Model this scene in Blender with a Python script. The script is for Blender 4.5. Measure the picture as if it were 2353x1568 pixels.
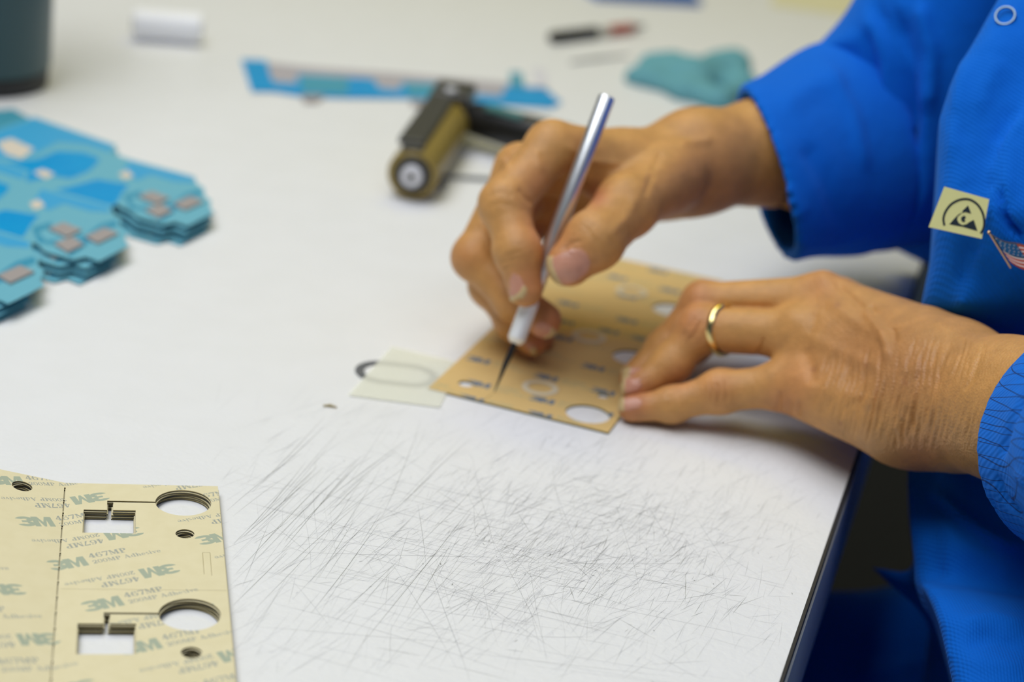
import bpy, bmesh, math, random
import numpy as np
from mathutils import Vector, Matrix
from mathutils.geometry import delaunay_2d_cdt

random.seed(7)
np.random.seed(7)
for _o in list(bpy.data.objects):
    bpy.data.objects.remove(_o)
S = bpy.context.scene
COL = S.collection

# ------------------------------------------------------------ camera
# 65 mm lens, 340 mm above the worktop (z = 0), pitched 21.5 deg down, rolled 7.3 deg
FPX = 4251.0
TH, RO = math.radians(21.47), math.radians(7.336)
FW = np.array([0, math.cos(TH), -math.sin(TH)])
_U0 = np.array([0, math.sin(TH), math.cos(TH)])
_R0 = np.array([1.0, 0, 0])
RT = math.cos(RO) * _R0 + math.sin(RO) * _U0
UP = -math.sin(RO) * _R0 + math.cos(RO) * _U0
EYE = np.array([0, 0, 0.34])
cam_d = bpy.data.cameras.new('camera')
cam_d.sensor_width = 36.0
cam_d.lens = FPX / 2353 * 36.0
cam_d.clip_start = 0.02
cam_d.clip_end = 60
cam_d.dof.use_dof = True
cam_d.dof.focus_distance = 0.705
cam_d.dof.aperture_fstop = 5.7
cam = bpy.data.objects.new('camera', cam_d)
COL.objects.link(cam)
cam.matrix_world = Matrix(((RT[0], UP[0], -FW[0], EYE[0]), (RT[1], UP[1], -FW[1], EYE[1]),
                           (RT[2], UP[2], -FW[2], EYE[2]), (0, 0, 0, 1)))
S.camera = cam

# ------------------------------------------------------------ light
w = bpy.data.worlds.new('world')
S.world = w
w.use_nodes = True
w.node_tree.nodes['Background'].inputs[0].default_value = (0.70, 0.88, 1.0, 1)
w.node_tree.nodes['Background'].inputs[1].default_value = 0.07


def area(name, loc, target, sx, sy, power, col):
    d = bpy.data.lights.new(name, 'AREA')
    d.shape = 'RECTANGLE'
    d.size, d.size_y = sx, sy
    d.energy = power
    d.color = col
    o = bpy.data.objects.new(name, d)
    COL.objects.link(o)
    o.location = loc
    o.rotation_euler = (Vector(target) - Vector(loc)).to_track_quat('-Z', 'Y').to_euler()
    return o


area('ceiling_panel_light_near', (-0.60, 0.95, 1.75), (-0.25, 0.85, 0), 2.0, 1.1, 25, (0.985, 1.0, 1.04))
area('ceiling_panel_light_far', (0.0, 2.3, 1.75), (-0.05, 2.0, 0), 1.2, 0.6, 7, (1.0, 0.85, 0.02))
area('fill_light_front_left', (-0.55, 0.05, 1.75), (0.1, 0.7, 0), 1.0, 0.8, 9, (0.94, 0.98, 1.0))  # added fill to brighten the chest and lap, not a known ceiling panel
area('fill_light_front_right', (0.55, -0.1, 1.7), (0.2, 0.7, 0), 0.8, 0.6, 4, (0.94, 0.98, 1.0))  # added fill for the table's edge band and coat front, no known fixture
S.view_settings.view_transform = 'Standard'
S.view_settings.look = 'None'
S.view_settings.gamma = 1
S.view_settings.use_curve_mapping = False
S.view_settings.exposure = 0.0

# ------------------------------------------------------------ helpers
def ray(px, py):
    return FW + (px - 1176.5) / FPX * RT - (py - 784) / FPX * UP


def at(px, py, d):
    """the place d metres ahead of the lens that the photograph shows at px, py"""
    return EYE + d * ray(px, py)


def on(px, py, z=0.0):
    """the place on the level plane z that the photograph shows at px, py"""
    r = ray(px, py)
    return EYE + r * ((z - EYE[2]) / r[2])


def project(P):
    q = P - EYE
    d = q @ FW
    return 1176.5 + FPX * (q @ RT) / d, 784 - FPX * (q @ UP) / d, d


def lin(c):
    if isinstance(c, str):
        c = [int(c[i:i + 2], 16) / 255 for i in (1, 3, 5)]
    return tuple((x / 12.92 if x <= 0.04045 else ((x + 0.055) / 1.055) ** 2.4) for x in c) + (1.0,)


def tag(o, label=None, cat=None, group=None, kind=None):
    if label:
        o['label'] = label
    if cat:
        o['category'] = cat
    if group:
        o['group'] = group
    if kind:
        o['kind'] = kind
    return o


def empty(name, loc=(0, 0, 0), rz=0.0):
    o = bpy.data.objects.new(name, None)
    o.empty_display_size = 0.02
    COL.objects.link(o)
    o.location = loc
    o.rotation_euler[2] = rz
    return o


def adopt(o, parent):
    """parent o keeping its world place (parents here are only moved / turned about z)"""
    o.parent = parent
    M = Matrix.Identity(4)
    p = parent
    while p is not None:
        M = Matrix.LocRotScale(p.location, p.rotation_euler, p.scale) @ M
        p = p.parent
    o.matrix_parent_inverse = Matrix.Identity(4)
    o.matrix_basis = M.inverted() @ o.matrix_basis
    return o


def meshobj(name, verts, faces, mats, parent=None, smooth=False, midx=None, local=False):
    me = bpy.data.meshes.new(name)
    me.from_pydata([tuple(map(float, v)) for v in verts], [], [tuple(map(int, f)) for f in faces])
    for m in (mats if isinstance(mats, (list, tuple)) else [mats]):
        me.materials.append(m)
    if midx is not None:
        me.polygons.foreach_set('material_index', np.array(midx, dtype=np.int32))
    if smooth:
        me.polygons.foreach_set('use_smooth', np.ones(len(me.polygons), dtype=bool))
    me.update()
    o = bpy.data.objects.new(name, me)
    COL.objects.link(o)
    if parent is not None:
        if local:
            o.parent = parent
        else:
            adopt(o, parent)
    return o


def bmobj(name, bm, mats, parent=None, smooth=False, local=False, angle=None):
    me = bpy.data.meshes.new(name)
    bmesh.ops.recalc_face_normals(bm, faces=bm.faces)
    bm.to_mesh(me)
    bm.free()
    for m in (mats if isinstance(mats, (list, tuple)) else [mats]):
        me.materials.append(m)
    if smooth or angle:
        me.polygons.foreach_set('use_smooth', np.ones(len(me.polygons), dtype=bool))
        if angle:
            me.set_sharp_from_angle(angle=math.radians(angle))
    o = bpy.data.objects.new(name, me)
    COL.objects.link(o)
    if parent is not None:
        if local:
            o.parent = parent
        else:
            adopt(o, parent)
    return o


def frame(axis, hint=(0, 0, 1)):
    a = Vector(axis).normalized()
    h = Vector(hint)
    u = h - a * h.dot(a)
    if u.length < 1e-6:
        u = Vector((1, 0, 0)) - a * a.x
    u.normalize()
    return a, u, a.cross(u)


def add_lathe(bm, p0, axis, prof, n=32, cap=True, hint=(0, 0, 1)):
    """profile [(distance along axis, radius)...] turned about an axis"""
    a, u, v = frame(axis, hint)
    p0 = Vector(p0)
    rings = []
    for t, r in prof:
        rings.append([bm.verts.new(p0 + a * t + (u * math.cos(2 * math.pi * k / n) + v * math.sin(2 * math.pi * k / n)) * r)
                      for k in range(n)])
    for A, B in zip(rings, rings[1:]):
        for k in range(n):
            bm.faces.new((A[k], A[(k + 1) % n], B[(k + 1) % n], B[k]))
    if cap:
        bm.faces.new(rings[0][::-1])
        bm.faces.new(rings[-1])


def add_tube(bm, pts, r, n=12, closed=False):
    pts = [Vector(p) for p in pts]
    rr = r if isinstance(r, (list, tuple)) else [r] * len(pts)
    rings = []
    u = None
    m = len(pts)
    for i, p in enumerate(pts):
        if closed:
            t = pts[(i + 1) % m] - pts[i - 1]
        else:
            t = pts[min(i + 1, m - 1)] - pts[max(i - 1, 0)]
        t.normalize()
        if u is None:
            _, u, _ = frame(t, (0.3, 0.2, 1))
        u = (u - t * u.dot(t)).normalized()
        v = t.cross(u)
        rings.append([bm.verts.new(p + (u * math.cos(2 * math.pi * k / n) + v * math.sin(2 * math.pi * k / n)) * rr[i])
                      for k in range(n)])
    for i in range(m if closed else m - 1):
        A, B = rings[i], rings[(i + 1) % m]
        for k in range(n):
            bm.faces.new((A[k], A[(k + 1) % n], B[(k + 1) % n], B[k]))
    if not closed:
        bm.faces.new(rings[0][::-1])
        bm.faces.new(rings[-1])


def add_box(bm, c, ax, half, bevel=0.0):
    """box with centre c, axes ax (3 unit vectors) and half sizes"""
    vs = []
    for sx in (-1, 1):
        for sy in (-1, 1):
            for sz in (-1, 1):
                vs.append(bm.verts.new(Vector(c) + Vector(ax[0]) * sx * half[0] + Vector(ax[1]) * sy * half[1] + Vector(ax[2]) * sz * half[2]))
    fs = [bm.faces.new([vs[i] for i in f]) for f in ((0, 1, 3, 2), (4, 6, 7, 5), (0, 4, 5, 1), (2, 3, 7, 6), (0, 2, 6, 4), (1, 5, 7, 3))]
    if bevel:
        es = list({e for f in fs for e in f.edges})
        bmesh.ops.bevel(bm, geom=es, offset=bevel, segments=3, affect='EDGES', profile=0.6)


def add_prism(bm, poly, z0, z1):
    a = [bm.verts.new((p[0], p[1], z0)) for p in poly]
    b = [bm.verts.new((p[0], p[1], z1)) for p in poly]
    n = len(poly)
    bm.faces.new(a[::-1])
    bm.faces.new(b)
    for k in range(n):
        bm.faces.new((a[k], a[(k + 1) % n], b[(k + 1) % n], b[k]))


def inside(poly, P):
    poly = np.asarray(poly, float)
    x, y = P[:, 0], P[:, 1]
    r = np.zeros(len(P), bool)
    n = len(poly)
    for i in range(n):
        x0, y0 = poly[i]
        x1, y1 = poly[(i + 1) % n]
        if y0 == y1:
            continue
        c = (y0 > y) != (y1 > y)
        r ^= c & (x < (x1 - x0) * (y - y0) / (y1 - y0) + x0)
    return r


def ellipse(c, a, b, n=40):
    """closed ring: centre + vectors a, b (2D)"""
    return [(c[0] + a[0] * math.cos(t) + b[0] * math.sin(t), c[1] + a[1] * math.cos(t) + b[1] * math.sin(t))
            for t in (2 * math.pi * k / n for k in range(n))]


def plate(outline, holes, thick, inks=(), cuts=(), step=None, side_mat=None):
    """flat sheet with real holes and printed shapes: returns verts, faces, material indices.
    top z = 0, bottom z = -thick.  inks: list of (material index, [polygons])."""
    verts, edges = [], []

    def loop(pl):
        b = len(verts)
        verts.extend(Vector((float(p[0]), float(p[1]))) for p in pl)
        edges.extend((b + k, b + (k + 1) % len(pl)) for k in range(len(pl)))
    loop(outline)
    for h in holes:
        loop(h)
    for _, pls in inks:
        for pl in pls:
            loop(pl)
    for a, b in cuts:
        k = len(verts)
        verts.extend((Vector(a), Vector(b)))
        edges.append((k, k + 1))
    vo, eo, fo, _, _, _ = delaunay_2d_cdt(verts, edges, [], 0, 1e-7)
    V = np.array([(v.x, v.y) for v in vo])
    Fc = np.array([f for f in fo], dtype=int)
    cen = V[Fc].mean(1)
    keep = inside(outline, cen)
    for h in holes:
        keep &= ~inside(h, cen)
    Fc, cen = Fc[keep], cen[keep]
    mi = np.zeros(len(Fc), int)
    for idx, pls in inks:
        for pl in pls:
            lo, hi = np.min(pl, 0), np.max(pl, 0)
            s = np.where((cen[:, 0] >= lo[0]) & (cen[:, 0] <= hi[0]) & (cen[:, 1] >= lo[1]) & (cen[:, 1] <= hi[1]))[0]
            if len(s):
                mi[s[inside(pl, cen[s])]] = idx
    a = V[Fc[:, 1]] - V[Fc[:, 0]]
    b = V[Fc[:, 2]] - V[Fc[:, 0]]
    flip = (a[:, 0] * b[:, 1] - a[:, 1] * b[:, 0]) < 0
    Fc[flip] = Fc[flip][:, ::-1]
    cnt = {}
    for f in Fc:
        for k in range(3):
            e = (f[k], f[(k + 1) % 3])
            cnt[e] = 1
    n = len(V)
    faces = [tuple(f) for f in Fc] + [tuple(f[::-1] + 2 * n) for f in Fc]
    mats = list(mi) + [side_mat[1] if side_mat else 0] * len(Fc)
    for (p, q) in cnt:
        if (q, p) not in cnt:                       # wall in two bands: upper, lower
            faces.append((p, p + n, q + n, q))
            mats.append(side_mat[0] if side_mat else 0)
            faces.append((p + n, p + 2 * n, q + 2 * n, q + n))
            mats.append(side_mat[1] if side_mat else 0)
    out = [(x, y, 0.0) for x, y in V] + [(x, y, -thick * 0.5) for x, y in V] + [(x, y, -thick) for x, y in V]
    return out, faces, mats


# ------------------------------------------------------------ signed-distance solids -> mesh
class Field:
    def __init__(self, lo, hi, h):
        self.lo, self.h = np.array(lo, float), h
        self.n = np.ceil((np.array(hi) - lo) / h).astype(int) + 1
        self.D = None

    def blank(self):
        return np.full(self.n, 0.03, np.float32)

    def box(self, lo, hi):
        i0 = np.clip(np.floor((lo - self.lo) / self.h).astype(int), 0, self.n)
        i1 = np.clip(np.ceil((hi - self.lo) / self.h).astype(int) + 1, 0, self.n)
        if (i1 <= i0).any():
            return None, None
        ax = [(self.lo[k] + self.h * np.arange(i0[k], i1[k])).astype(np.float32) for k in range(3)]
        return tuple(slice(i0[k], i1[k]) for k in range(3)), ax

    def cone(self, D, a, b, ra, rb, k=0.0, m=0.02, sq=None):
        """smooth-union a tapered capsule into D (k = blend width); sq = (axis, factor) flattens it"""
        a, b = np.asarray(a, float), np.asarray(b, float)
        R = max(ra, rb) + m
        sl, ax = self.box(np.minimum(a, b) - R, np.maximum(a, b) + R)
        if sl is None:
            return
        X, Y, Z = ax[0][:, None, None] - np.float32(a[0]), ax[1][None, :, None] - np.float32(a[1]), ax[2][None, None, :] - np.float32(a[2])
        d = (b - a).astype(np.float32)
        L2 = float(d @ d) + 1e-12
        t = (X * d[0] + Y * d[1] + Z * d[2]) / L2
        np.clip(t, 0, 1, out=t)
        qx, qy, qz = X - t * d[0], Y - t * d[1], Z - t * d[2]
        q2 = qx * qx + qy * qy + qz * qz
        if sq is not None:
            w, f = np.asarray(sq[0], np.float32), sq[1]
            c = qx * w[0] + qy * w[1] + qz * w[2]
            q2 = q2 + c * c * (f * f - 1)
        e = np.sqrt(q2) - (ra + (rb - ra) * t)
        D[sl] = smin(D[sl], e, k)

    def ball(self, D, c, r, k=0.0, m=0.02):
        self.cone(D, c, np.asarray(c) + 1e-6, r, r, k, m)


def smin(a, b, k):
    if k <= 0:
        return np.minimum(a, b)
    h = np.clip(k - np.abs(a - b), 0, None)
    return np.minimum(a, b) - h * h * (0.25 / k)


def nets(D, lo, h):
    """surface nets: a smooth closed quad mesh of D = 0"""
    ins = D < 0
    nx, ny, nz = D.shape
    c = np.zeros((nx - 1, ny - 1, nz - 1), np.uint8)
    for i in (0, 1):
        for j in (0, 1):
            for k in (0, 1):
                c += ins[i:nx - 1 + i, j:ny - 1 + j, k:nz - 1 + k]
    act = (c > 0) & (c < 8)
    idx = -np.ones(act.shape, np.int64)
    I = np.argwhere(act)
    idx[act] = np.arange(len(I))
    acc = np.zeros((len(I), 3))
    cnt = np.zeros(len(I))
    for ax in range(3):
        o = [k for k in range(3) if k != ax]
        for s in (0, 1):
            for t in (0, 1):
                p = I.copy()
                p[:, o[0]] += s
                p[:, o[1]] += t
                q = p.copy()
                q[:, ax] += 1
                d0, d1 = D[tuple(p.T)], D[tuple(q.T)]
                x = (d0 < 0) != (d1 < 0)
                f = d0[x] / (d0[x] - d1[x])
                pos = p[x].astype(float)
                pos[:, ax] += f
                acc[x] += pos
                cnt[x] += 1
    V = acc / cnt[:, None] * h + np.asarray(lo)
    F = []
    for ax in range(3):
        o1, o2 = (ax + 1) % 3, (ax + 2) % 3
        sl0 = [slice(None)] * 3
        sl1 = [slice(None)] * 3
        sl0[ax], sl1[ax] = slice(0, -1), slice(1, None)
        x = ins[tuple(sl0)] != ins[tuple(sl1)]
        E = np.argwhere(x)
        E = E[(E[:, o1] > 0) & (E[:, o2] > 0) & (E[:, o1] < D.shape[o1] - 1) & (E[:, o2] < D.shape[o2] - 1)]
        q = []
        for (s, t) in ((1, 1), (0, 1), (0, 0), (1, 0)):
            p = E.copy()
            p[:, o1] -= s
            p[:, o2] -= t
            q.append(idx[tuple(p.T)])
        q = np.stack(q, 1)
        out = ins[tuple(sl0)][tuple(E.T)]
        q[~out] = q[~out][:, ::-1]
        F.append(q)
    F = np.concatenate(F)
    F = F[(F >= 0).all(1)]
    return V, F


def vnormals(V, F):
    n = np.cross(V[F[:, 2]] - V[F[:, 0]], V[F[:, 3]] - V[F[:, 1]])
    N = np.zeros_like(V)
    for k in range(4):
        np.add.at(N, F[:, k], n)
    return N / (np.linalg.norm(N, axis=1)[:, None] + 1e-12)


def relax(V, F, it=2, f=0.5):
    for _ in range(it):
        A = np.zeros_like(V)
        c = np.zeros(len(V))
        for k in range(4):
            np.add.at(A, F[:, k], V[F[:, (k + 1) % 4]] + V[F[:, k - 1]])
            np.add.at(c, F[:, k], 2)
        V = V + f * (A / c[:, None] - V)
    return V


def polydist(pts, X, Y):
    """distance in px of points to a polyline, and the place along it 0..1"""
    pts = np.asarray(pts, float)
    best = np.full(len(X), 1e9)
    tt = np.zeros(len(X))
    n = len(pts) - 1
    for i in range(n):
        a, d = pts[i], pts[i + 1] - pts[i]
        t = np.clip(((X - a[0]) * d[0] + (Y - a[1]) * d[1]) / (d @ d), 0, 1)
        r = np.hypot(X - a[0] - t * d[0], Y - a[1] - t * d[1])
        s = r < best
        best[s] = r[s]
        tt[s] = (i + t[s]) / n
    return best, tt


def emboss(V, N, marks, dmax=9.0):
    """raise / sink the side of a surface towards the lens along drawn lines: marks = [(polyline px, half width px, height mm)]"""
    X, Y, d = project(V)
    facing = ((EYE - V) * N).sum(1) / np.linalg.norm(EYE - V, axis=1)
    f = np.clip(facing * 3 + 0.35, 0, 1) * (d < dmax)
    out = np.zeros(len(V))
    for pl, wpx, mm in marks:
        if len(pl) == 1:
            r, t = np.hypot(X - pl[0][0], Y - pl[0][1]), np.full(len(X), 0.5)
        else:
            r, t = polydist(pl, X, Y)
        taper = np.clip(np.minimum(t, 1 - t) * 6 + 0.15, 0, 1)
        out += mm * 0.001 * np.exp(-(r / wpx) ** 2) * taper
    return V + N * (out * f)[:, None]

# ------------------------------------------------------------ materials
def mat(name, col, rough=0.5, metal=0.0, bump=None, mottle=None, trans=0.0, spec=0.5, sss=0.0, alpha=1.0, coord='Object'):
    m = bpy.data.materials.new(name)
    m.use_nodes = True
    nt = m.node_tree
    b = nt.nodes['Principled BSDF']
    c = lin(col)
    b.inputs['Base Color'].default_value = c
    b.inputs['Roughness'].default_value = rough
    b.inputs['Metallic'].default_value = metal
    b.inputs['Specular IOR Level'].default_value = spec
    b.inputs['Transmission Weight'].default_value = trans
    b.inputs['Alpha'].default_value = alpha
    if sss:
        b.inputs['Subsurface Weight'].default_value = sss
        b.inputs['Subsurface Radius'].default_value = (1.0, 0.35, 0.18)
        b.inputs['Subsurface Scale'].default_value = 0.004
    tc = nt.nodes.new('ShaderNodeTexCoord')
    if mottle:
        sc, amt, col2 = mottle
        n = nt.nodes.new('ShaderNodeTexNoise')
        n.inputs['Scale'].default_value = sc
        n.inputs['Detail'].default_value = 5
        nt.links.new(tc.outputs[coord], n.inputs['Vector'])
        r = nt.nodes.new('ShaderNodeMapRange')
        r.inputs[1].default_value, r.inputs[2].default_value = 0.35, 0.65
        r.inputs[4].default_value = amt
        nt.links.new(n.outputs[0], r.inputs[0])
        mx = nt.nodes.new('ShaderNodeMix')
        mx.data_type = 'RGBA'
        mx.inputs[6].default_value = c
        mx.inputs[7].default_value = lin(col2)
        nt.links.new(r.outputs[0], mx.inputs[0])
        nt.links.new(mx.outputs[2], b.inputs['Base Color'])
    if bump:
        sc, st, dist = bump
        n = nt.nodes.new('ShaderNodeTexNoise')
        n.inputs['Scale'].default_value = sc
        n.inputs['Detail'].default_value = 4
        nt.links.new(tc.outputs[coord], n.inputs['Vector'])
        bp = nt.nodes.new('ShaderNodeBump')
        bp.inputs['Strength'].default_value = st
        bp.inputs['Distance'].default_value = dist
        nt.links.new(n.outputs[0], bp.inputs['Height'])
        nt.links.new(bp.outputs[0], b.inputs['Normal'])
    return m


def mat_cloth(name, col, col2, grid=False):
    """blue knitted work-coat cloth: fine ribs, slight fading"""
    m = mat(name, col, 0.85, mottle=(9, 0.5, col2), spec=0.15)
    nt = m.node_tree
    b = nt.nodes['Principled BSDF']
    b.inputs['Sheen Weight'].default_value = 0.1
    b.inputs['Sheen Tint'].default_value = (0.3, 0.6, 1, 1)
    b.inputs['Sheen Roughness'].default_value = 0.5
    tc = [n for n in nt.nodes if n.type == 'TEX_COORD'][0]
    w1 = nt.nodes.new('ShaderNodeTexWave')
    w1.inputs['Scale'].default_value = 230
    w1.bands_direction = 'DIAGONAL'
    w1.inputs['Distortion'].default_value = 0.6
    w2 = nt.nodes.new('ShaderNodeTexWave')
    w2.inputs['Scale'].default_value = 260
    w2.bands_direction = 'X'
    ad = nt.nodes.new('ShaderNodeMath')
    nt.links.new(tc.outputs['Object'], w1.inputs['Vector'])
    nt.links.new(tc.outputs['Object'], w2.inputs['Vector'])
    nt.links.new(w1.outputs[1], ad.inputs[0])
    nt.links.new(w2.outputs[1], ad.inputs[1])
    n = nt.nodes.new('ShaderNodeTexNoise')
    n.inputs['Scale'].default_value = 45
    n.inputs['Detail'].default_value = 3
    nt.links.new(tc.outputs['Object'], n.inputs['Vector'])
    bp0 = nt.nodes.new('ShaderNodeBump')
    bp0.inputs['Strength'].default_value = 0.35
    bp0.inputs['Distance'].default_value = 0.004
    nt.links.new(n.outputs[0], bp0.inputs['Height'])
    bp = nt.nodes.new('ShaderNodeBump')
    bp.inputs['Strength'].default_value = 0.3
    bp.inputs['Distance'].default_value = 0.0005
    nt.links.new(ad.outputs[0], bp.inputs['Height'])
    nt.links.new(bp0.outputs[0], bp.inputs['Normal'])
    nt.links.new(bp.outputs[0], b.inputs['Normal'])
    if grid:                                  # woven dark static-control threads
        src = b.inputs['Base Color'].links[0].from_socket
        prev = src
        for d, s in (((0.9, 0.3, 0.75), 62), ((0.55, -0.3, -0.9), 62)):
            dp = nt.nodes.new('ShaderNodeVectorMath')
            dp.operation = 'DOT_PRODUCT'
            dp.inputs[1].default_value = d
            nt.links.new(tc.outputs['Object'], dp.inputs[0])
            mu = nt.nodes.new('ShaderNodeMath')
            mu.operation = 'MULTIPLY'
            mu.inputs[1].default_value = s * 3.3
            nt.links.new(dp.outputs['Value'], mu.inputs[0])
            fr = nt.nodes.new('ShaderNodeMath')
            fr.operation = 'FRACT'
            nt.links.new(mu.outputs[0], fr.inputs[0])
            lt = nt.nodes.new('ShaderNodeMath')
            lt.operation = 'LESS_THAN'
            lt.inputs[1].default_value = 0.07
            nt.links.new(fr.outputs[0], lt.inputs[0])
            mx = nt.nodes.new('ShaderNodeMix')
            mx.data_type = 'RGBA'
            mx.inputs[7].default_value = lin('#023a86')
            nt.links.new(lt.outputs[0], mx.inputs[0])
            nt.links.new(prev, mx.inputs[6])
            prev = mx.outputs[2]
        nt.links.new(prev, b.inputs['Base Color'])
    return m


def mat_skin():
    m = bpy.data.materials.new('skin')
    m.use_nodes = True
    nt = m.node_tree
    b = nt.nodes['Principled BSDF']
    b.inputs['Roughness'].default_value = 0.46
    b.inputs['Specular IOR Level'].default_value = 0.4
    b.inputs['Subsurface Weight'].default_value = 0.12
    b.inputs['Subsurface Radius'].default_value = (1.0, 0.35, 0.15)
    b.inputs['Subsurface Scale'].default_value = 0.004
    tc = nt.nodes.new('ShaderNodeTexCoord')
    at_ = nt.nodes.new('ShaderNodeAttribute')
    at_.attribute_name = 'tint'
    n = nt.nodes.new('ShaderNodeTexNoise')
    n.inputs['Scale'].default_value = 120
    n.inputs['Detail'].default_value = 6
    n.inputs['Roughness'].default_value = 0.65
    nt.links.new(tc.outputs['Object'], n.inputs['Vector'])
    r = nt.nodes.new('ShaderNodeMapRange')
    r.inputs[1].default_value, r.inputs[2].default_value = 0.3, 0.7
    r.inputs[3].default_value, r.inputs[4].default_value = 0.86, 1.12
    nt.links.new(n.outputs[0], r.inputs[0])
    mu = nt.nodes.new('ShaderNodeVectorMath')
    mu.operation = 'SCALE'
    nt.links.new(at_.outputs['Color'], mu.inputs[0])
    nt.links.new(r.outputs[0], mu.inputs['Scale'])
    nt.links.new(mu.outputs[0], b.inputs['Base Color'])
    nt.links.new(at_.outputs['Alpha'], b.inputs['Roughness'])
    v = nt.nodes.new('ShaderNodeTexVoronoi')
    v.inputs['Scale'].default_value = 900
    nt.links.new(tc.outputs['Object'], v.inputs['Vector'])
    n2 = nt.nodes.new('ShaderNodeTexNoise')
    n2.inputs['Scale'].default_value = 420
    n2.inputs['Detail'].default_value = 4
    nt.links.new(tc.outputs['Object'], n2.inputs['Vector'])
    ad = nt.nodes.new('ShaderNodeMath')
    nt.links.new(v.outputs[0], ad.inputs[0])
    nt.links.new(n2.outputs[0], ad.inputs[1])
    bp = nt.nodes.new('ShaderNodeBump')
    bp.inputs['Strength'].default_value = 0.35
    bp.inputs['Distance'].default_value = 0.0006
    nt.links.new(ad.outputs[0], bp.inputs['Height'])
    nt.links.new(bp.outputs[0], b.inputs['Normal'])
    return m


M = {}
M['laminate'] = mat('white_laminate', '#ebebec', 0.42, bump=(330, 0.28, 0.0012), mottle=(40, 0.25, '#e3e3e2'), spec=0.35)
M['scratch_a'] = mat('scratch_grey', '#cfcfd0', 0.7)
M['scratch_b'] = mat('scratch_mid', '#b2b2b2', 0.7)
M['scratch_c'] = mat('scratch_dark', '#85857f', 0.7)
M['edge'] = mat('grey_edge_band', '#d3dbe3', 0.4)
M['seam'] = mat('dark_seam', '#2a2a2c', 0.6)
M['steel_paint'] = mat('grey_painted_steel', '#707478', 0.45)
M['floor'] = mat('grey_floor_tile', '#17191b', 0.5, mottle=(30, 0.5, '#121416'))
M['wall'] = mat('pale_wall_paint', '#d8d6cc', 0.8, bump=(60, 0.1, 0.002))
M['tan'] = mat('tan_liner_paper', '#e5dab4', 0.62, bump=(500, 0.12, 0.0004), mottle=(160, 0.35, '#dcd0a6'), spec=0.3)
M['tan_edge'] = mat('tan_paper_edge', '#a08f5c', 0.8, spec=0.2)
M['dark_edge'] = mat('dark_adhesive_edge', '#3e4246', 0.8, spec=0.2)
M['ink_green'] = mat('grey_green_ink', '#a9b29d', 0.62, spec=0.3)
M['ink_grey'] = mat('grey_blue_ink', '#a3a69c', 0.62, spec=0.3)
M['tan2'] = mat('golden_tan_liner_paper', '#dcbb7c', 0.6, bump=(500, 0.12, 0.0004), mottle=(120, 0.3, '#d3b173'), spec=0.3)
M['ink_blue2'] = mat('blue_grey_ink', '#64788a', 0.62, spec=0.3)
M['ink_pale2'] = mat('pale_green_ink', '#b0ac84', 0.62, spec=0.3)
M['cut_line'] = mat('cut_line_shadow', '#8f7d4c', 0.8)
M['ring_pad'] = mat('pale_ring_pad', '#d9cdb2', 0.55)
M['skin'] = mat_skin()
M['coat'] = mat_cloth('blue_coat_cloth', '#006ad8', '#0060c6')
M['coat_grid'] = mat_cloth('blue_cuff_cloth', '#0072e4', '#0068d4', grid=True)
M['thread'] = mat('pale_blue_thread', '#5f93bd', 0.8)
M['alu'] = mat('satin_aluminium', '#e8eaee', 0.36, 1.0)
M['knurl'] = mat('knurled_aluminium', '#f6f7f8', 0.62, 1.0)
M['blade'] = mat('dark_steel_blade', '#50565a', 0.35, 1.0)
M['gold'] = mat('polished_gold', '#f1d996', 0.2, 1.0)
M['snap'] = mat('chrome_snap', '#8799a6', 0.5, 1.0)
M['label'] = mat('pale_yellow_label', '#f4f0a2', 0.6, bump=(700, 0.2, 0.0004))
M['label_ink'] = mat('black_label_ink', '#1c2a33', 0.6)
M['pin_gold'] = mat('gilt_pin_metal', '#d8b184', 0.3, 1.0)
M['pin_red'] = mat('red_enamel', '#c0523a', 0.25)
M['pin_white'] = mat('white_enamel', '#e6ddd2', 0.25)
M['pin_blue'] = mat('blue_enamel', '#2b5e86', 0.25)
M['denim'] = mat('dark_trouser_cloth', '#0c2f4c', 0.9, bump=(500, 0.3, 0.001))
M['hair'] = mat('dark_hair', '#2a1d16', 0.6)

# ------------------------------------------------------------ setting
FLOOR_Z = -0.75
bm = bmesh.new()
add_box(bm, (0, 1.2, FLOOR_Z - 0.02), ((1, 0, 0), (0, 1, 0), (0, 0, 1)), (2.6, 2.6, 0.02))
tag(bmobj('floor', bm, M['floor']), kind='structure')
bm = bmesh.new()
add_box(bm, (0, 3.84, FLOOR_Z + 1.3), ((1, 0, 0), (0, 1, 0), (0, 0, 1)), (2.6, 0.04, 1.3))
tag(bmobj('wall_back', bm, M['wall']), kind='structure')

# worktable: its right-hand edge runs through these two points of the photograph
e0, e1 = on(1790, 1568), on(2115, 610)
ed = (e1 - e0) / np.linalg.norm(e1 - e0)
en = np.array([ed[1], -ed[0], 0])                     # outward, to the person's side
q0, q1 = e0 - ed * 0.75, e0 + ed * 2.1
TT = 0.060
table = empty('worktable', (-0.4, 0.9, FLOOR_Z))
tag(table, 'white scratched laminate worktable with grey edge band under everything', 'table')
outl = [q0, q1, q1 - en * 1.5, q0 - en * 1.5]
bm = bmesh.new()
add_prism(bm, [(p[0], p[1]) for p in outl], -TT, 0.0)
V = [tuple(v.co) for v in bm.verts]
Fc = [tuple(v.index for v in f.verts) for f in (bm.verts.index_update() or bm.faces)]
bm.free()
mi = [0] * len(Fc)


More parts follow.
